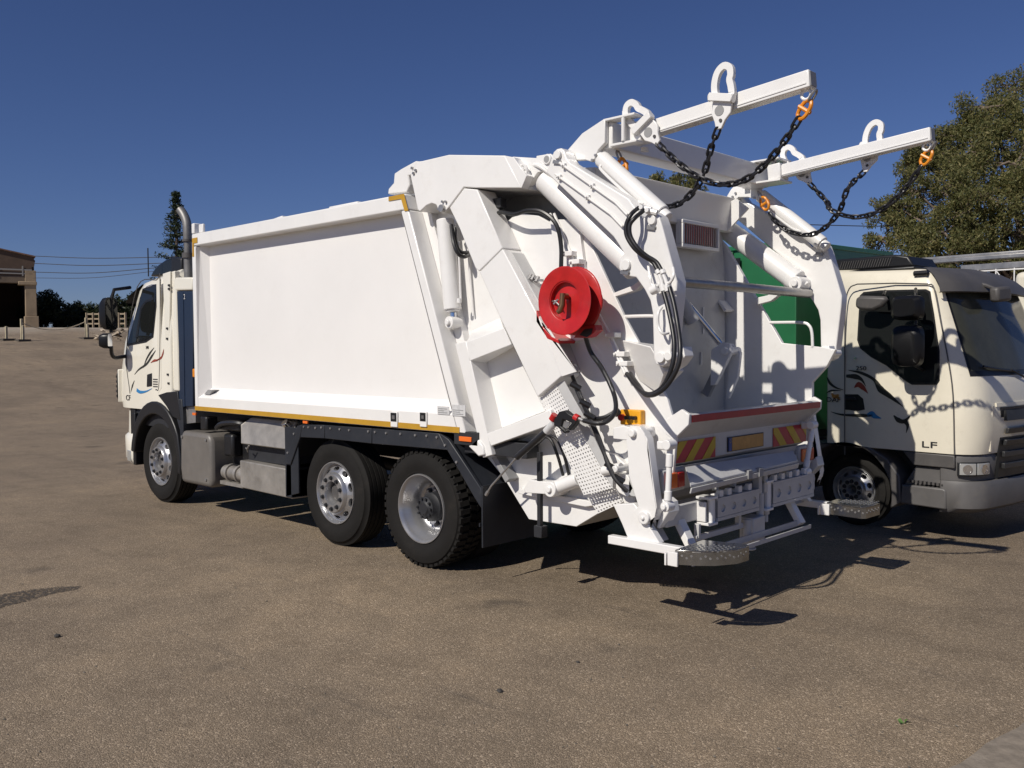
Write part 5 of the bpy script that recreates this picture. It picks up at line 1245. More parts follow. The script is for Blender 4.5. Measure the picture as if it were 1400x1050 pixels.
# door, window, handle
dq = [(172, 478), (187, 393), (213, 384), (211, 462), (210, 540), (196, 548), (180, 552), (168, 552)]
b = MB(); b.tube(smooth_path([p-Vector((0, .002, 0)) for p in side([(178, 538), (173, 480), (188, 392), (214, 383), (219, 385), (218, 520), (213, 533)])], 5), .006, 5); b.build('door_seam', M['greydk'], T)
b = MB(); side_slab(b, [(174, 473), (190.5, 394.5), (211.5, 387), (209.5, 461), (200, 468)], CY-.006, CY+.03)
def lean(b):
    for v in b.v: v.y += .0 if v.z < 2.02 else (v.z-2.02)*.07
lean(b); wf = b.build('door_window', M['black'], T)
b = MB(); side_slab(b, [(176, 470), (191.5, 396.5), (210, 390), (208, 459), (200, 465)], CY-.010, CY-.007); lean(b); b.build('window_pane', M['glass'], wf)
b = MB(); side_slab(b, [(186, 462), (190, 420), (196, 411), (207, 406), (207.5, 409), (197, 414), (192, 423), (189, 461)], CY-.013, CY-.0105); lean(b); b.build('window_divider', M['black'], wf)
b = MB(); side_slab(b, [(201.5, 512), (208, 510), (208, 528), (201, 529)], CY-.008, CY+.01); b.build('door_handle', M['black'], T, .008)
b = MB(); side_slab(b, [(214, 383), (219, 381), (221, 530), (216, 538)], CY-.002, CY+.01); b.build('cab_pillar', M['cream'], T)
b = MB(); side_slab(b, [(222, 374), (235, 370), (243, 530), (228, 534)], CY+.03, CY+.10); side_slab(b, [(222, 374), (232, 371), (230, 520), (228, 534)], CY+.001, CY+.03); b.build('cab_rear_pillar', M['cream'], T, .01)
b = MB(); side_slab(b, [(237, 383), (240, 379), (263, 379), (263, 397), (241, 397), (245, 535), (237, 535)], CY-.0, CY+.5); b.build('side_deflector', M['cream'], T, .02)
for p in ((231.5, 390), (231.5, 395), (229, 449), (229, 463), (230, 512), (231, 524)):
    q = at_y(*p, CY+.0); b = MB(); b.box(q.x-.02, q.x+.02, CY-.012, CY+.0, q.z-.012, q.z+.012); b.build('deflector_hinge', M['ink'], T)
b = MB(); side_slab(b, [(240, 398), (262.5, 398), (262.5, 480), (262.5, 556), (243, 556), (243, 480)], CY+.01, CY+.6); b.build('navy_panel', M['navy'], T, .01)
b = MB(); side_slab(b, [(249, 400), (250, 400), (252, 556), (250, 556)], CY+.004, CY+.01); b.build('panel_trim', M['navy'], T)
b = MB(); side_slab(b, [(243, 556), (262, 556), (262, 578), (246, 580)], CY+.05, CY+.5); b.build('panel_base', M['galv'], T)
b = MB(); q = at_y(265, 510, .03); b.box(q.x-.02, q.x+.04, .02, .06, q.z-.05, q.z+.05); b.build('side_marker', M['orange'], T, .01)
pq = at_y(251, 409, CY+.004); text('panel_numeral', '2', .085, M['sticker'], T, ((pq.x, CY+.0035, pq.z), (1, 0, 0), (0, 0, 1), (0, -1, 0)), .001)
# exhaust stack
ys = .17; pz = at_y(257, 350, ys); xs = pz.x; zt = at_y(257, 328, ys).z; b = MB(); b.cyl((xs, ys, 2.52), (xs, ys, 3.02), .05, 22); b.cyl((xs, ys, 3.06), (xs, ys, zt-.02), .046, 22); b.tube(smooth_path([(xs, ys, zt), (xs, ys, zt+.12), (xs-.02, ys, zt+.22), (xs-.07, ys-.01, zt+.31), (xs-.13, ys-.02, zt+.37)], 4), .052, 18); b.build('exhaust_stack', M['stack'], T)
b = MB(); b.cyl((xs, ys, 3.01), (xs, ys, 3.07), .068, 22); b.cyl((xs, ys, zt-.02), (xs, ys, zt+.005), .064, 22); b.build('stack_clamp', M['greydk'], T)
# roof air intake
b = MB(); y0 = .30
q = xz([(205, 378), (209, 370), (216, 362), (226, 355), (236.5, 352), (237, 376)], y0); b.plate(q, y0, y0+1.7); b.build('roof_deflector', M['glass'], T, .02)
b = MB(); q = xz([(237.5, 351), (252, 353), (252, 380), (238, 379)], y0); b.plate(q, y0-.04, y0+1.75); b.build('intake_box', M['black'], T, .02)
b = MB(); q = at_y(203, 378, .12); b.tube([q, Vector((q.x, q.y, at_y(203, 339, .12).z))], .008, 6); b.build('aerial', M['black'], T)
# sun visor, mirrors
b = MB(); pt = []; nt = 20
for (dz, push) in ((2.50, .10), (2.53, .13), (2.62, .11), (2.70, .06), (2.76, .0)):
    for j in range(nt+1):
        t = .14+1.72*j/nt; p = shell_pt(SEC, min(dz, 2.72), t, 2.36); q = shell_pt(SEC, min(dz, 2.72), t+.02, 2.36); d = q-p; n = Vector((d.y, -d.x, 0)).normalized(); e = p+n*push; pt.append(Vector((-e.x, e.y+CY, dz+.05*max(0, dz-2.6))))
b.add(pt, [(i*(nt+1)+j, i*(nt+1)+j+1, (i+1)*(nt+1)+j+1, (i+1)*(nt+1)+j) for i in range(4) for j in range(nt)]); b.build('sun_visor', M['black'], T)
b = MB(); A0 = at_y(178, 393, .10); A1 = at_y(156, 396, -.16); A2 = at_y(152, 410, -.18)
b.tube([A0, A1, A2, at_y(152, 455, -.18)], .022, 8); b.tube(smooth_path([at_y(152, 474, -.18), at_y(153, 484, -.16), at_y(158, 489, -.10), at_y(172, 487, .08)], 4), .025, 8); b.build('mirror_arm', M['black'], T)
def mirror(c0, w, h, d, name, glass=True, par=T, rot=.25, dark='mirrorblack', loc=None, gm='glass'):
    b = MB(); pts = []
    for k in range(24):
        a = 2*PI*k/24; ca, sa = math.cos(a), math.sin(a); pts.append((abs(ca)**.5*math.copysign(w/2, ca), abs(sa)**.5*math.copysign(h/2, sa)))
    c = Vector(c0); ex = Vector((math.sin(rot), math.cos(rot), 0)); nx = Vector((math.cos(rot), -math.sin(rot), 0))
    vs = []
    for dd, s in ((0, 1), (-d*.5, .97), (-d*.9, .75), (-d, .45)):
        vs += [c+ex*p*s+Vector((0, 0, q*s))+nx*dd for p, q in pts]
    fs = [tuple(range(24))]+[(i*24+k, i*24+(k+1) % 24, (i+1)*24+(k+1) % 24, (i+1)*24+k) for i in range(3) for k in range(24)]+[tuple(range(95, 71, -1))]
    b.add(vs, fs); o = b.build(name, M[dark], par, .0)
    if glass:
        b = MB(); b.add([c+ex*p*.86+Vector((0, 0, q*.88))+nx*.004 for p, q in pts], [tuple(range(24))]); b.build('mirror_glass', M[gm], o)
    return o
c_ = at_y(152.5, 429, -.18); mirror(c_, .24, .42, .13, 'door_mirror', rot=-.5)
c_ = at_y(150, 466, -.18); mirror(c_, .27, .20, .12, 'wide_mirror', rot=-.95, gm='chrome')
# front corner, bumper, arch, step
def cf_band(z0, z1, t0, t1, push, d, n=12, slope=0):
    b = MB(); A = []
    for z in (z0, z1):
        for pp in (push, push-d):
            for j in range(n+1):
                t = t0+(t1-t0)*j/n; p = shell_pt(SEC, z, t, 2.36); q = shell_pt(SEC, z, t+.02, 2.36); dd = q-p; nn = Vector((dd.y, -dd.x, 0)).normalized(); e = p+nn*pp; A.append(Vector((-e.x, e.y+CY, z)))
    k = n+1; F = []
    for j in range(n): F += [(j, j+1, 2*k+j+1, 2*k+j), (j, j+1, k+j+1, k+j), (2*k+j, 2*k+j+1, 3*k+j+1, 3*k+j)]
    F += [(0, k, 3*k, 2*k), (n, k+n, 3*k+n, 2*k+n)]
    return b.add(A, F)
cf_band(1.22, 1.66, .17, .52, .05, .06).build('corner_panel', M['cream'], T, .012)
lv = cf_band(1.27, 1.60, .20, .52, .056, .005).build('front_louvre', M['black'], T)
for k in range(5): cf_band(1.285+.065*k, 1.315+.065*k, .21, .51, .066, .008).build('louvre_slat', M['greydk'], lv)
SECB = [(.42, 5.72, 6.25, .03, 0), (.50, 5.78, 6.36, .0, 0), (.78, 5.80, 6.36, 0, 0), (.82, 5.82, 6.30, .03, 0)]
vs, fs = cab_shell(SECB, 2.36, 5.72); b = MB(); b.add(flipx(vs, CY), fs); b.build('bumper', M['cream'], T, ang=40)
vs, fs = cab_shell([(.80, 5.84, 6.24, .03, 0), (1.12, 5.84, 6.22, .04, 0)], 2.36, 5.80); b = MB(); b.add(flipx(vs, CY), fs); b.build('bumper_top', M['cream'], T)
b = MB(); b.box(-5.86, -5.72, CY+.03, CY+.5, .44, 1.16); b.box(-5.74, -5.66, CY-.0, CY+.4, .42, 1.1); b.build('entry_step', M['black'], T, .01)
b = MB(); b.box(-5.90, -5.80, CY-.008, CY+.02, .46, .60); b.build('fog_lamp', M['lens'], T, .006)
b = MB(); c = Vector((-5.046, 0, .515)); pts = []
for a in np.linspace(-.15, PI*.96, 20): pts.append((c.x+math.cos(a)*.60, c.z+math.sin(a)*.60))
for a in np.linspace(PI*.96, -.15, 20): pts.append((c.x+math.cos(a)*(.70 if a > .5 else .68), c.z+math.sin(a)*(.76 if .5 < a < 2.6 else .70)))
b.plate(pts, CY-.03, CY+.42); b.build('wheel_arch', M['black'], T, .015)
b = MB(); b.plate([(-4.40, .42), (-4.34, .42), (-4.34, 1.10), (-4.36, 1.32), (-4.62, 1.34), (-4.55, 1.16), (-4.43, .95)], CY-.0, CY+.42); b.build('arch_flap', M['fender'], T, .01)
b = MB(); side_slab(b, [(216, 540), (228, 536), (243, 535), (247, 575), (236, 570), (228, 556)], CY-.005, CY+.35); b.build('arch_corner', M['black'], T, .01)
# decals and lettering
def lr(fn, mb, pts, w): ribbon(mb, [fn(*p) for p in pts], w, (0, -1, 0) if fn is S1 else LN)
def S1(px, py): return at_y(px, py, CY-.001)
b = MB(); lr(S1, b, [(184, 512), (190, 505), (200, 498), (207, 488), (213, 479)], [.005, .02, .03, .035, .006]); lr(S1, b, [(196, 503), (200, 492), (205, 483), (211, 475)], [.004, .025, .03, .004])
lr(S1, b, [(179, 536), (181, 528), (184, 520)], [.004, .03, .005]); b.build('swirl_decal', M['decal'], T)
b = MB(); lr(S1, b, [(206, 496), (211, 493), (216, 492), (221, 487)], [.004, .03, .02, .004]); lr(S1, b, [(214, 493), (220, 490), (223, 483), (224, 477)], [.004, .02, .03, .004]); b.build('swirl_decal', M['decalred'], T)
b = MB(); lr(S1, b, [(187, 533), (192, 536), (200, 535), (208, 531)], [.05, .04, .02, .004]); b.build('swirl_decal', M['decalblue'], T)
def stext(name, body, px, py, size, m='ink', sx=1): q = S1(px, py); return text(name, body, size, M[m], T, (q-Vector((0, .003, 0)), (1, 0, 0), (0, 0, 1), (0, -1, 0)), .002, sx=sx)
stext('model_letters', 'CF', 172.5, 547, .10, 'ink', 1.2); stext('door_number', '340', 199.5, 477, .055)
q = S1(209.5, 528)
b = MB()
for k in range(4): b.box(q.x, q.x+.13, q.y-.003, q.y, q.z+.03*k-.01, q.z+.03*k+.004)
b.build('door_notice', M['greydk'], T)

# ------------------------------------------------------------------ pressure lance resting on the guard
p0 = at_y(770, 577, -.06)
LR = empty('spray_lance', p0, 'black pressure spray lance with red collars propped across the perforated guard', 'spray lance')
b = MB(); b.tube([at_y(666, 674, -.02), at_y(672, 664, -.03), at_y(704, 628, -.05), at_y(712, 620, -.05)], .008, 8); b.cyl(at_y(664.5, 677, -.02), at_y(667, 672, -.02), .014, 8); b.build('wand', M['galv'], LR)
b = MB(); b.cyl(at_y(707, 625, -.05), at_y(747, 590, -.06), .026, 14); b.build('grip_sleeve', M['hose'], LR)
b = MB(); b.cyl(at_y(747, 590, -.06), at_y(758, 578, -.06), .030, 14); b.build('barrel_collar', M['sticker'], LR)
b = MB(); b.slab([(757, 574), (764, 563), (772, 561), (778, 566), (788, 571), (787, 579), (779, 589), (775, 586), (781, 578), (769, 573), (766, 583), (774, 590), (772, 593), (762, 584), (757, 582)], -.085, -.035); b.build('gun_body', M['black'], LR, .006)
b = MB(); b.slab([(768, 574), (780, 578), (774, 586), (768, 582)], -.065, -.055); b.build('trigger', M['galv'], LR)
for a, e in (((755, 574), (759, 567)), ((786, 570), (791, 573))):
    b = MB(); b.cyl(at_y(*a, -.06), at_y(*e, -.06), .028, 12); b.build('collar', M['red'], LR)
b = MB(); b.cyl(at_y(791, 572, -.06), at_y(800, 576, -.06), .014, 10); b.build('connector', M['galv'], LR)
b = MB(); b.tube(smooth_path([at_y(798, 575, -.06), at_y(815, 579, -.06), at_y(830, 576, -.03), at_y(841, 563, 0), at_y(841, 545, .03), at_y(834, 525, .06), at_y(822, 502, .06), at_y(808, 482, .04), at_y(801, 462, .0), at_y(800, 455, -.04)]), .017, 9); b.build('hose', M['hose'], LR)
b = MB(); b.tube(smooth_path([at_y(812, 573, .06), at_y(826, 571, .05), at_y(838, 565, .08), at_y(846, 562, .12)]), .017, 8); b.cyl(at_y(840, 566, .09), at_y(846, 561, .12), .028, 10); b.build('control_cable', M['hose'], T)
# ================================================================== the cream truck parked beside it
LA = math.radians(5.7); LFW = Vector((math.cos(LA), -math.sin(LA), 0)); LNA = Vector((math.sin(LA), math.cos(LA), 0)); LO = Vector((1.970, 4.223, 0))
L = empty('parked_truck', LO, 'dusty cream cab truck with green refuse body parked beside the white refuse truck', 'truck', rz=-LA, local=True)
LN = Vector((0, -1, 0))
def LS(px, py, v=0):                 # picture point on the cab side -> truck coordinates
    d = ray(px, py); t = ((LO-CPOS).dot(LNA)+v)/d.dot(LNA); q = CPOS+d*t-LO; return Vector((q.dot(LFW), v, q.z))
def LU(px, py, u):
    d = ray(px, py); t = ((LO-CPOS).dot(LFW)+u)/d.dot(LFW); q = CPOS+d*t-LO; return Vector((u, q.dot(LNA), q.z))
def lslab(b, pts, v0, v1, at=0):
    q = [LS(px, py, at) for px, py in pts]; return b.prism([Vector((p.x, v0, p.z)) for p in q], (0, v1-v0, 0))
LW = 2.12
SECL = [(.86, 1.04, 1.36, .0, 0), (1.10, 1.06, 1.40, 0, 0), (1.52, 1.04, 1.36, 0, 0), (1.60, 1.02, 1.33, .0, 0), (2.0, .93, 1.19, .02, 0), (2.36, .84, 1.05, .05, .01), (2.50, .80, 1.0, .075, .03), (2.60, .76, .94, .10, .06), (2.655, .66, .84, .17, .06)]
vs, fs = cab_shell(SECL, LW, -.23); b = MB(); b.add(vs, fs); lcab = b.build('cab', M['cream_old'], L, ang=55)
# windscreen: a curved sheet just proud of the shell, and its black surround
def screen(z0, z1, t0, t1, push, m, name, par, nz=6, nt=26, inset=0):
    b = MB(); pt = []
    for i in range(nz+1):
        for j in range(nt+1):
            t = t0+(t1-t0)*j/nt; z = z0+(z1-z0)*i/nz; p = shell_pt(SECL, z, t); q = shell_pt(SECL, z, t+.02); d = (q-p); n = Vector((d.y, -d.x, .25)).normalized()
            pt.append(p+n*push)
    b.add(pt, [(i*(nt+1)+j, i*(nt+1)+j+1, (i+1)*(nt+1)+j+1, (i+1)*(nt+1)+j) for i in range(nz) for j in range(nt)])
    return b.build(name, M[m], par, ang=60)
ws = screen(1.60, 2.47, .235, 1.765, .006, 'black', 'windscreen', L)
screen(1.645, 2.45, .26, 1.74, .010, 'glassw', 'windscreen_pane', ws)
b = MB(); b.tube(smooth_path([shell_pt(SECL, 1.64, .9)+Vector((.025, 0, 0)), shell_pt(SECL, 1.67, .6)+Vector((.03, 0, 0)), shell_pt(SECL, 1.70, .40)+Vector((.03, -.01, 0))], 4), .012, 6); b.tube([shell_pt(SECL, 1.58, .95)+Vector((.03, 0, 0)), shell_pt(SECL, 1.66, .78)+Vector((.03, 0, 0))], .012, 6); b.build('wiper', M['black'], L)
# sun visor across the front of the roof
b = MB(); pt = []; nt = 22
for (dz, push) in ((2.43, .07), (2.44, .11), (2.52, .115), (2.61, .085), (2.68, .02), (2.70, -.07)):
    for j in range(nt+1):
        t = .12+1.76*j/nt; z = min(dz, 2.64); p = shell_pt(SECL, z, t); q = shell_pt(SECL, z, t+.02); d = q-p; n = Vector((d.y, -d.x, 0)).normalized(); e = p+n*push; e.z = dz-.02*abs(t-1); pt.append(e)
b.add(pt, [(i*(nt+1)+j, i*(nt+1)+j+1, (i+1)*(nt+1)+j+1, (i+1)*(nt+1)+j) for i in range(5) for j in range(nt)]); b.build('sun_visor', M['greydk'], L)
# door seam, window, handle well
b = MB(); b.tube(smooth_path([p+Vector((0, -.001, 0)) for p in (LS(1155, 622), LS(1155, 500), LS(1156, 420), LS(1161, 395), LS(1172, 388.5))], 4)+[LS(1220, 387)+Vector((0, .05, 0))]+smooth_path([LS(1266, 388)+Vector((0, .055, 0)), LS(1274, 394)+Vector((0, .05, 0)), LS(1285, 440)+Vector((0, .02, 0)), LS(1296, 490), LS(1303, 540), LS(1305, 622)], 4), .007, 5); b.build('door_seam', M['greydk'], L)
def llean(b):
    for v in b.v:
        if v.z > 1.6: v.y += min((v.z-1.6)*.05, .02)+max(0, (v.z-2.0)*.083)
WQ = [(1172, 404), (1177, 399), (1200, 396.5), (1262, 395), (1268, 398), (1275, 430), (1284, 480), (1285, 520), (1281, 526), (1247, 526), (1237, 520), (1212, 500), (1190, 488), (1175, 476), (1171, 465)]
b = MB(); lslab(b, WQ, -.006, .03); llean(b); wf = b.build('door_window', M['black'], L)
b = MB(); cx, cy = 1226, 458; lslab(b, [(cx+(x-cx)*.955, cy+(y-cy)*.955) for x, y in WQ], -.010, -.0065); llean(b); b.build('window_pane', M['glass'], wf)
b = MB(); lslab(b, [(1155.5, 539), (1173, 539), (1180, 545), (1182.5, 560), (1173, 562), (1155.5, 560)], -.003, .01); b.build('handle_well', M['black'], L)
b = MB(); lslab(b, [(1157, 543), (1170, 543), (1172, 547), (1157, 548)], -.02, -.004); b.build('door_handle', M['black'], L, .005)
b = MB(); q = LS(1254, 373); b.cyl((q.x-.07, .07, q.z), (q.x+.07, .07, q.z), .03, 12); 
for v in b.v: v.z = q.z+(v.z-q.z)*.9; v.y = .085+(v.y-.07)
b.build('roof_marker', M['black'], L, .004)
b = MB(); q = LS(1170, 490); b.cyl((q.x, -.012, q.z), (q.x, .01, q.z), .014, 12); b.build('door_lock', M['chrome'], L)
# mirrors seen against the door window
def Lm(px, py, v): return LS(px, py, v)
def lmirror(px, py, v, w, h, name, m='mirrorblack', tilt=0):
    c = Lm(px, py, v); b = MB(); pts = []
    for k in range(28):
        a = 2*PI*k/28; ca, sa = math.cos(a), math.sin(a); x, z = abs(ca)**.45*math.copysign(w/2, ca), abs(sa)**.45*math.copysign(h/2, sa); pts.append((x, z+tilt*x))
    vs = []
    for dd, s in ((.02, .90), (0, 1), (-.07, .96), (-.11, .7)): vs += [c+Vector((x*s, dd, z*s)) for x, z in pts]
    b.add(vs, [tuple(range(28))]+[(i*28+k, i*28+(k+1) % 28, (i+1)*28+(k+1) % 28, (i+1)*28+k) for i in range(3) for k in range(28)]+[tuple(range(111, 83, -1))]); return b.build(name, M[m], L)
lmirror(1243, 421, -.24, .30, .24, 'wide_mirror'); lmirror(1243, 473, -.26, .30, .40, 'door_mirror')
b = MB(); lslab(b, [(1169, 407), (1176, 404), (1210, 405), (1211, 410), (1205, 419), (1192, 425), (1175, 424), (1168, 420)], -.20, -.12, -.2); b.build('kerb_mirror', M['greydk'], L, .03)
b = MB(); b.tube([Lm(1252, 395, -.02), Lm(1252, 402, -.2), Lm(1252, 440, -.24), Lm(1250, 500, -.22), Lm(1262, 506, .0)], .016, 8); b.tube([Lm(1210, 398, -.02), Lm(1208, 404, -.12)], .016, 8); b.build('mirror_arm', M['black'], L)
b = MB(); c = shell_pt(SECL, 2.42, .80); c = Vector((c.x+.22, c.y+.0, 2.40)); b.bar(c+Vector((-.06, -.12, 0)), c+Vector((-.02, .12, .02)), .10, .15); b.build('front_mirror', M['greydk'], L, .03)
b = MB(); b.tube([c+Vector((-.05, -.05, .05)), c+Vector((-.14, -.12, .10)), c+Vector((-.22, -.14, .12))], .02, 8); b.build('mirror_arm', M['greydk'], L)
# front panel, grille, headlamp, bumper
b = MB(); pt = []
def front_band(z0, z1, t0, t1, push, m, name, par, bev=0, n=16, d=.03):
    b = MB(); A = []
    for z in (z0, z1):
        for pp in (push, push-d):
            for j in range(n+1):
                t = t0+(t1-t0)*j/n; p = shell_pt(SECL, max(z, .87), t); q = shell_pt(SECL, max(z, .87), t+.02); dd = q-p; nn = Vector((dd.y, -dd.x, 0)).normalized(); e = p+nn*pp; e.z = z; A.append(e)
    k = n+1; F = []
    for j in range(n): F += [(j, j+1, 2*k+j+1, 2*k+j), (j, j+1, k+j+1, k+j), (2*k+j, 2*k+j+1, 3*k+j+1, 3*k+j)]
    F += [(0, k, 3*k, 2*k), (n, k+n, 3*k+n, 2*k+n)]
    b.add(A, F); return b.build(name, M[m], par, bev)
front_band(.62, 1.30, .56, 1.44, .012, 'black', 'grille', L)
for k in range(4): front_band(.70+.115*k, .755+.115*k, .60, 1.40, .045, 'slat', 'grille_slat', L, .006)
front_band(1.17, 1.27, .60, 1.40, .03, 'slat', 'grille_badge_bar', L)
front_band(1.31, 1.345, .5, 1.5, .012, 'cream_old', 'grille_lip', L)
front_band(.88, 1.32, .44, .47, .014, 'cream_old', 'corner_rib', L, .006)
SB = [(.29, .96, 1.30, .03, 0), (.34, 1.0, 1.38, .0, 0), (.56, 1.02, 1.40, 0, 0), (.60, 1.02, 1.38, .01, 0)]
vs, fs = cab_shell(SB, LW, .97); b = MB(); b.add(vs, fs); b.build('bumper', M['bumper'], L, ang=40)
SB = [(.602, 1.0, 1.33, .02, 0), (.82, 1.02, 1.36, .01, 0), (.855, 1.02, 1.34, .02, 0)]
vs, fs = cab_shell(SB, LW, .96); b = MB(); b.add(vs, fs); b.build('bumper_top', M['bumper'], L, ang=40)
def lamp(z0, z1, t0, t1, push, m, name, par): return front_band(z0, z1, t0, t1, push, m, name, par, .004, 8)
hl = lamp(.655, .785, .10, .46, .002, 'black', 'headlamp', L); lamp(.665, .775, .12, .27, .012, 'lens', 'lamp_lens', hl); lamp(.665, .775, .285, .44, .012, 'lens', 'lamp_lens', hl)
b = MB()
for t in (.19, .36):
    p = shell_pt(SECL, .87, t); q = shell_pt(SECL, .87, t+.02); d = q-p; n = Vector((d.y, -d.x, 0)).normalized(); p.z = .72; b.lathe(p+n*.0125, n, [(0, .045), (.004, .045), (.004, .034), (.001, .033), (.001, .001)], 20)
b.build('lamp_bulb_ring', M['chrome'], hl)
# lower sill, step, arch
b = MB(); lslab(b, [(1234, 617), (1305, 623), (1305, 641), (1249, 636)], -.0, .3); b.build('sill_panel', M['greydk'], L, .01)
b = MB(); lslab(b, [(1233, 664), (1240, 652), (1250, 637), (1303, 642), (1300, 664)], .04, .4); b.build('entry_step', M['bumper'], L, .01)
b = MB(); q0, q1 = LS(1240, 657), LS(1292, 664); 
for k in range(9): b.box(q0.x+(q1.x-q0.x)*k/9, q0.x+(q1.x-q0.x)*(k+.55)/9, .0, .06, q0.z+(q1.z-q0.z)*k/9-.012, q0.z+(q1.z-q0.z)*k/9+.012)
tag(b.build('step_tread', M['greydk'], L), kind='stuff')
b = MB(); lslab(b, [(1233, 662), (1290, 668), (1294, 671), (1294, 697), (1231, 688)], -.01, .4); b.build('step_skirt', M['bumper'], L, .015)
b = MB(); pts = []
cx, cz = 0.0, .385
for a in np.linspace(-.25, PI+.1, 24): pts.append((cx+math.cos(a)*.50, cz+math.sin(a)*.50))
out = [(-.56, .50), (-.56, .83), (-.42, .875), (.10, .875), (.27, .86), (.45, .76), (.58, .60), (.60, .34), (.52, .28)]
b.plate(pts+out, -.012, .42); b.build('wheel_arch', M['greydk'], L, .012)
wl = build_wheel('steer', .385, .215, .238, L, (0, .16, .385), rm='alu'); build_wheel('steer', .385, .215, .238, L, (0, LW-.16, .385), rot=PI)
for x in (-3.1,): build_wheel('drive', .385, .215, .238, L, (x, .16, .385)); build_wheel('drive', .385, .215, .238, L, (x, LW-.16, .385), rot=PI)
b = MB(); b.box(-5.2, .9, .55, .63, .5, .75); b.box(-5.2, .9, LW-.63, LW-.55, .5, .75); b.cyl((0, .3, .385), (0, LW-.3, .385), .07, 10); b.cyl((-3.1, .3, .385), (-3.1, LW-.3, .385), .1, 10); b.box(-.5, .9, .3, LW-.3, .5, .9); b.box(-5, -.6, .3, LW-.3, .6, .95); b.build('chassis', M['dark'], L)
# roof intake at the rear of the cab
b = MB(); b.box(-.23, .64, .15, .75, 2.665, 2.70); b.plate([(-.23, 2.70), (-.23, 2.83), (.42, 2.83), (.56, 2.80), (.62, 2.70)], .17, .72); it = b.build('roof_intake', M['black'], L, .02)
b = MB()
for k in range(21):
    x = -.18+.027*k; b.bar((x, .166, 2.72), (x+.03, .166, 2.80), .006, .01, (0, 1, 0))
tag(b.build('intake_mesh', M['greydk'], it), kind='stuff')
# green body
GT = 3.05; b = MB(); b.box(-5.6, -.60, 0, LW, .95, GT); gb = b.build('refuse_body', M['green'], L, .01)
b = MB(); b.box(-5.62, -.585, -.03, LW+.03, GT-.04, GT+.012); b.build('body_top_rim', M['green'], gb, .006)
for x in (-1.45, -2.35, -3.25, -4.2): b = MB(); b.box(x-.04, x+.04, -.03, -.001, 1.0, GT-.05); b.build('body_rib', M['green'], gb, .004)
b = MB(); b.box(-2.35, -1.3, -.045, -.032, 2.80, 2.92); b.build('body_panel_gap', M['black'], gb)
# decals and letters on the door
def S2(px, py): return LS(px, py, -.001)
b = MB()
lr(S2, b, [(1160, 506), (1178, 510), (1195, 519), (1204, 532), (1216, 541), (1235, 556)], [.006, .03, .03, .07, .05, .005]); lr(S2, b, [(1157, 514), (1170, 515), (1178, 519), (1184, 528)], [.03, .055, .03, .004])
lr(S2, b, [(1131, 516), (1135, 524), (1143, 530), (1153, 533)], [.012, .03, .02, .005]); lr(S2, b, [(1129, 538), (1137, 534), (1150, 534)], [.004, .02, .004]); lr(S2, b, [(1136, 563), (1152, 567), (1180, 568), (1193, 568)], [.004, .02, .035, .012])
lr(S2, b, [(1222, 568), (1228, 574), (1236, 576), (1245, 568)], [.012, .05, .04, .006]); lr(S2, b, [(1237, 575), (1241, 582), (1239, 592)], [.05, .03, .004]); b.build('swirl_decal', M['decal'], L)
b = MB(); lr(S2, b, [(1168, 530), (1174, 526), (1180, 530), (1187, 538)], [.006, .06, .05, .004]); b.build('swirl_decal', M['decalred'], L)
b = MB(); lr(S2, b, [(1186, 568), (1192, 566), (1196, 569), (1205, 572)], [.035, .06, .05, .006]); b.build('swirl_decal', M['decalblue'], L)
def ltext(name, body, px, py, size, m, sx=1, d=.004): q = LS(px, py, -.004); return text(name, body, size, M[m], L, (q, (1, 0, 0), (0, 0, 1), (0, -1, 0)), d, sx=sx)
ltext('model_letters', 'LF', 1259, 611, .085, 'ink', 2.0); ltext('door_number', '250', 1170, 506, .06, 'ink', 1.3, .002); ltext('maker_letters', 'DAF', 1129.5, 549, .07, 'ink', 1.25, .002)
b = MB(); lr(S2, b, [(1137, 538), (1141, 542), (1147, 540)], [.015, .05, .02]); lr(S2, b, [(1140, 545), (1145, 543), (1148, 546)], [.01, .03, .01]); b.build('emblem', M['decalgold'], L)

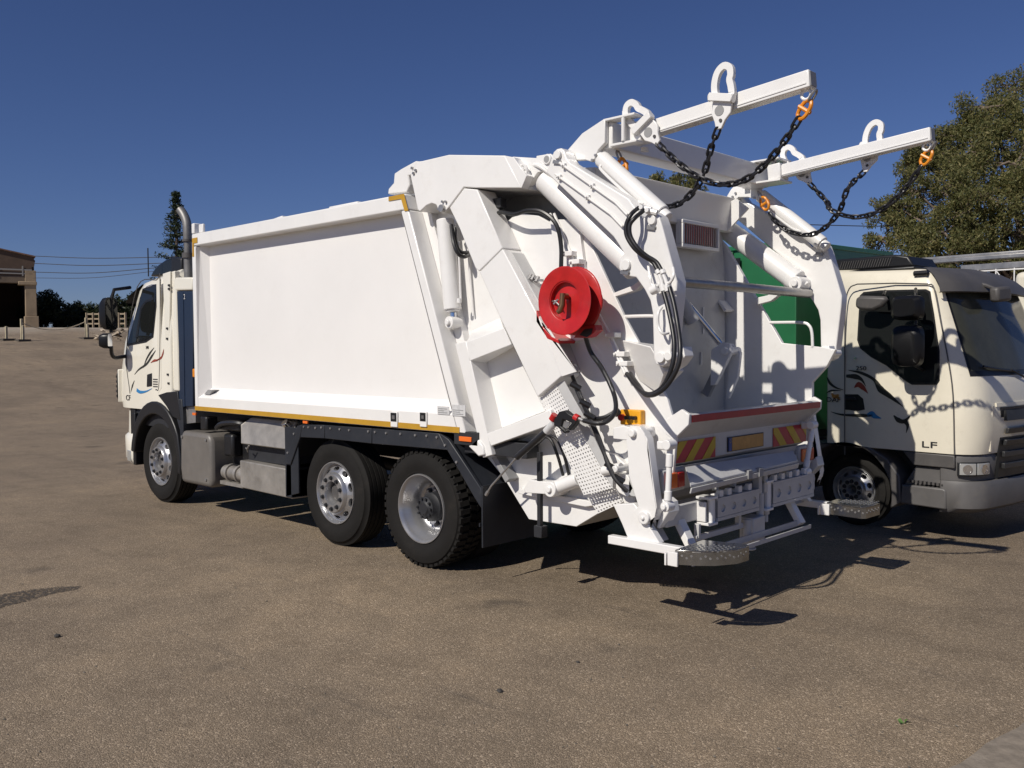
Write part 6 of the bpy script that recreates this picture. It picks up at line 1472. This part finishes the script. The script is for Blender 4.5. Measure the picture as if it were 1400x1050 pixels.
# ================================================================== a third truck behind, only its cage roof and cream cab roof show
bc = at_d(1325, 470, 15.0); C0 = Vector((bc.x, bc.y, 0))
K = empty('cage_truck', C0, 'truck with grey roof beam and white wire cage standing behind the dusty cream cab', 'truck')
p0, p1 = at_d(1246, 360, 13.4), at_d(1440, 346, 11.9)
ex = (p1-p0); ex.z = 0; ex.normalize(); ez = Vector((0, 0, 1)); ey = ez.cross(ex)
b = MB(); b.bar(p0, p1, .12, .06); b.bar(p0+ez*.052+ey*.04, p1+ez*.052+ey*.04, .06, .04); b.build('roof_beam', M['galv'], K, .01)
b = MB(); b.bar(p0+ey*1.6, p1+ey*1.6, .14, .10); b.build('roof_beam', M['galv'], K, .01)
q0, q1 = p0-ez*.16, p1-ez*.16
b = MB(); b.tube([q0-ez*.02, q1-ez*.02], .010, 6); b.tube([q0-ez*.22, q1-ez*.22], .010, 6)
for k in range(9):
    q = q0.lerp(q1, k/8); b.tube([q, q-ez*.3], .009, 6)
    if k % 2: b.tube([q-ez*.02, q0.lerp(q1, min(1, (k+.6)/8))-ez*.22], .007, 6)
b.build('wire_cage', W_, K)
b = MB(); b.prism([q0-ez*.31+ey*.1, q1-ez*.31+ey*.1, q1-ez*.31+ey*1.5, q0-ez*.31+ey*1.5], (0, 0, -1.6)); b.build('cage_body', M['greydk'], K)
r0 = at_d(1386, 372, 12.0); b = MB(); b.prism([r0, r0+ex*1.3, r0+ex*1.3+ey*1.6, r0+ey*1.6], (0, 0, -1.75)); b.build('cab', M['cream_old'], K, .08, seg=3)
zz = r0.z-1.75
for base, dx, dy in ((p0, .4, .25), (p0, .4, 1.35), (r0, .8, .15), (r0, .8, 1.45)):
    c = Vector((base.x, base.y, .4))+ex*dx+ey*dy; b = MB(); b.lathe(c-ey*.13, ey, [(0, .02), (0, .2), (0, .36), (.03, .4), (.23, .4), (.26, .36), (.26, .02)], 28); b.build('wheel', M['rubber'], K)
b = MB(); b.prism([Vector((p0.x, p0.y, .45))+ey*.4, Vector((p1.x, p1.y, .45))+ey*.4, Vector((p1.x, p1.y, .45))+ey*1.2, Vector((p0.x, p0.y, .45))+ey*1.2], (0, 0, .5)); b.build('chassis', M['dark'], K)

for o in bpy.data.objects:
    if '_off' in o: del o['_off']
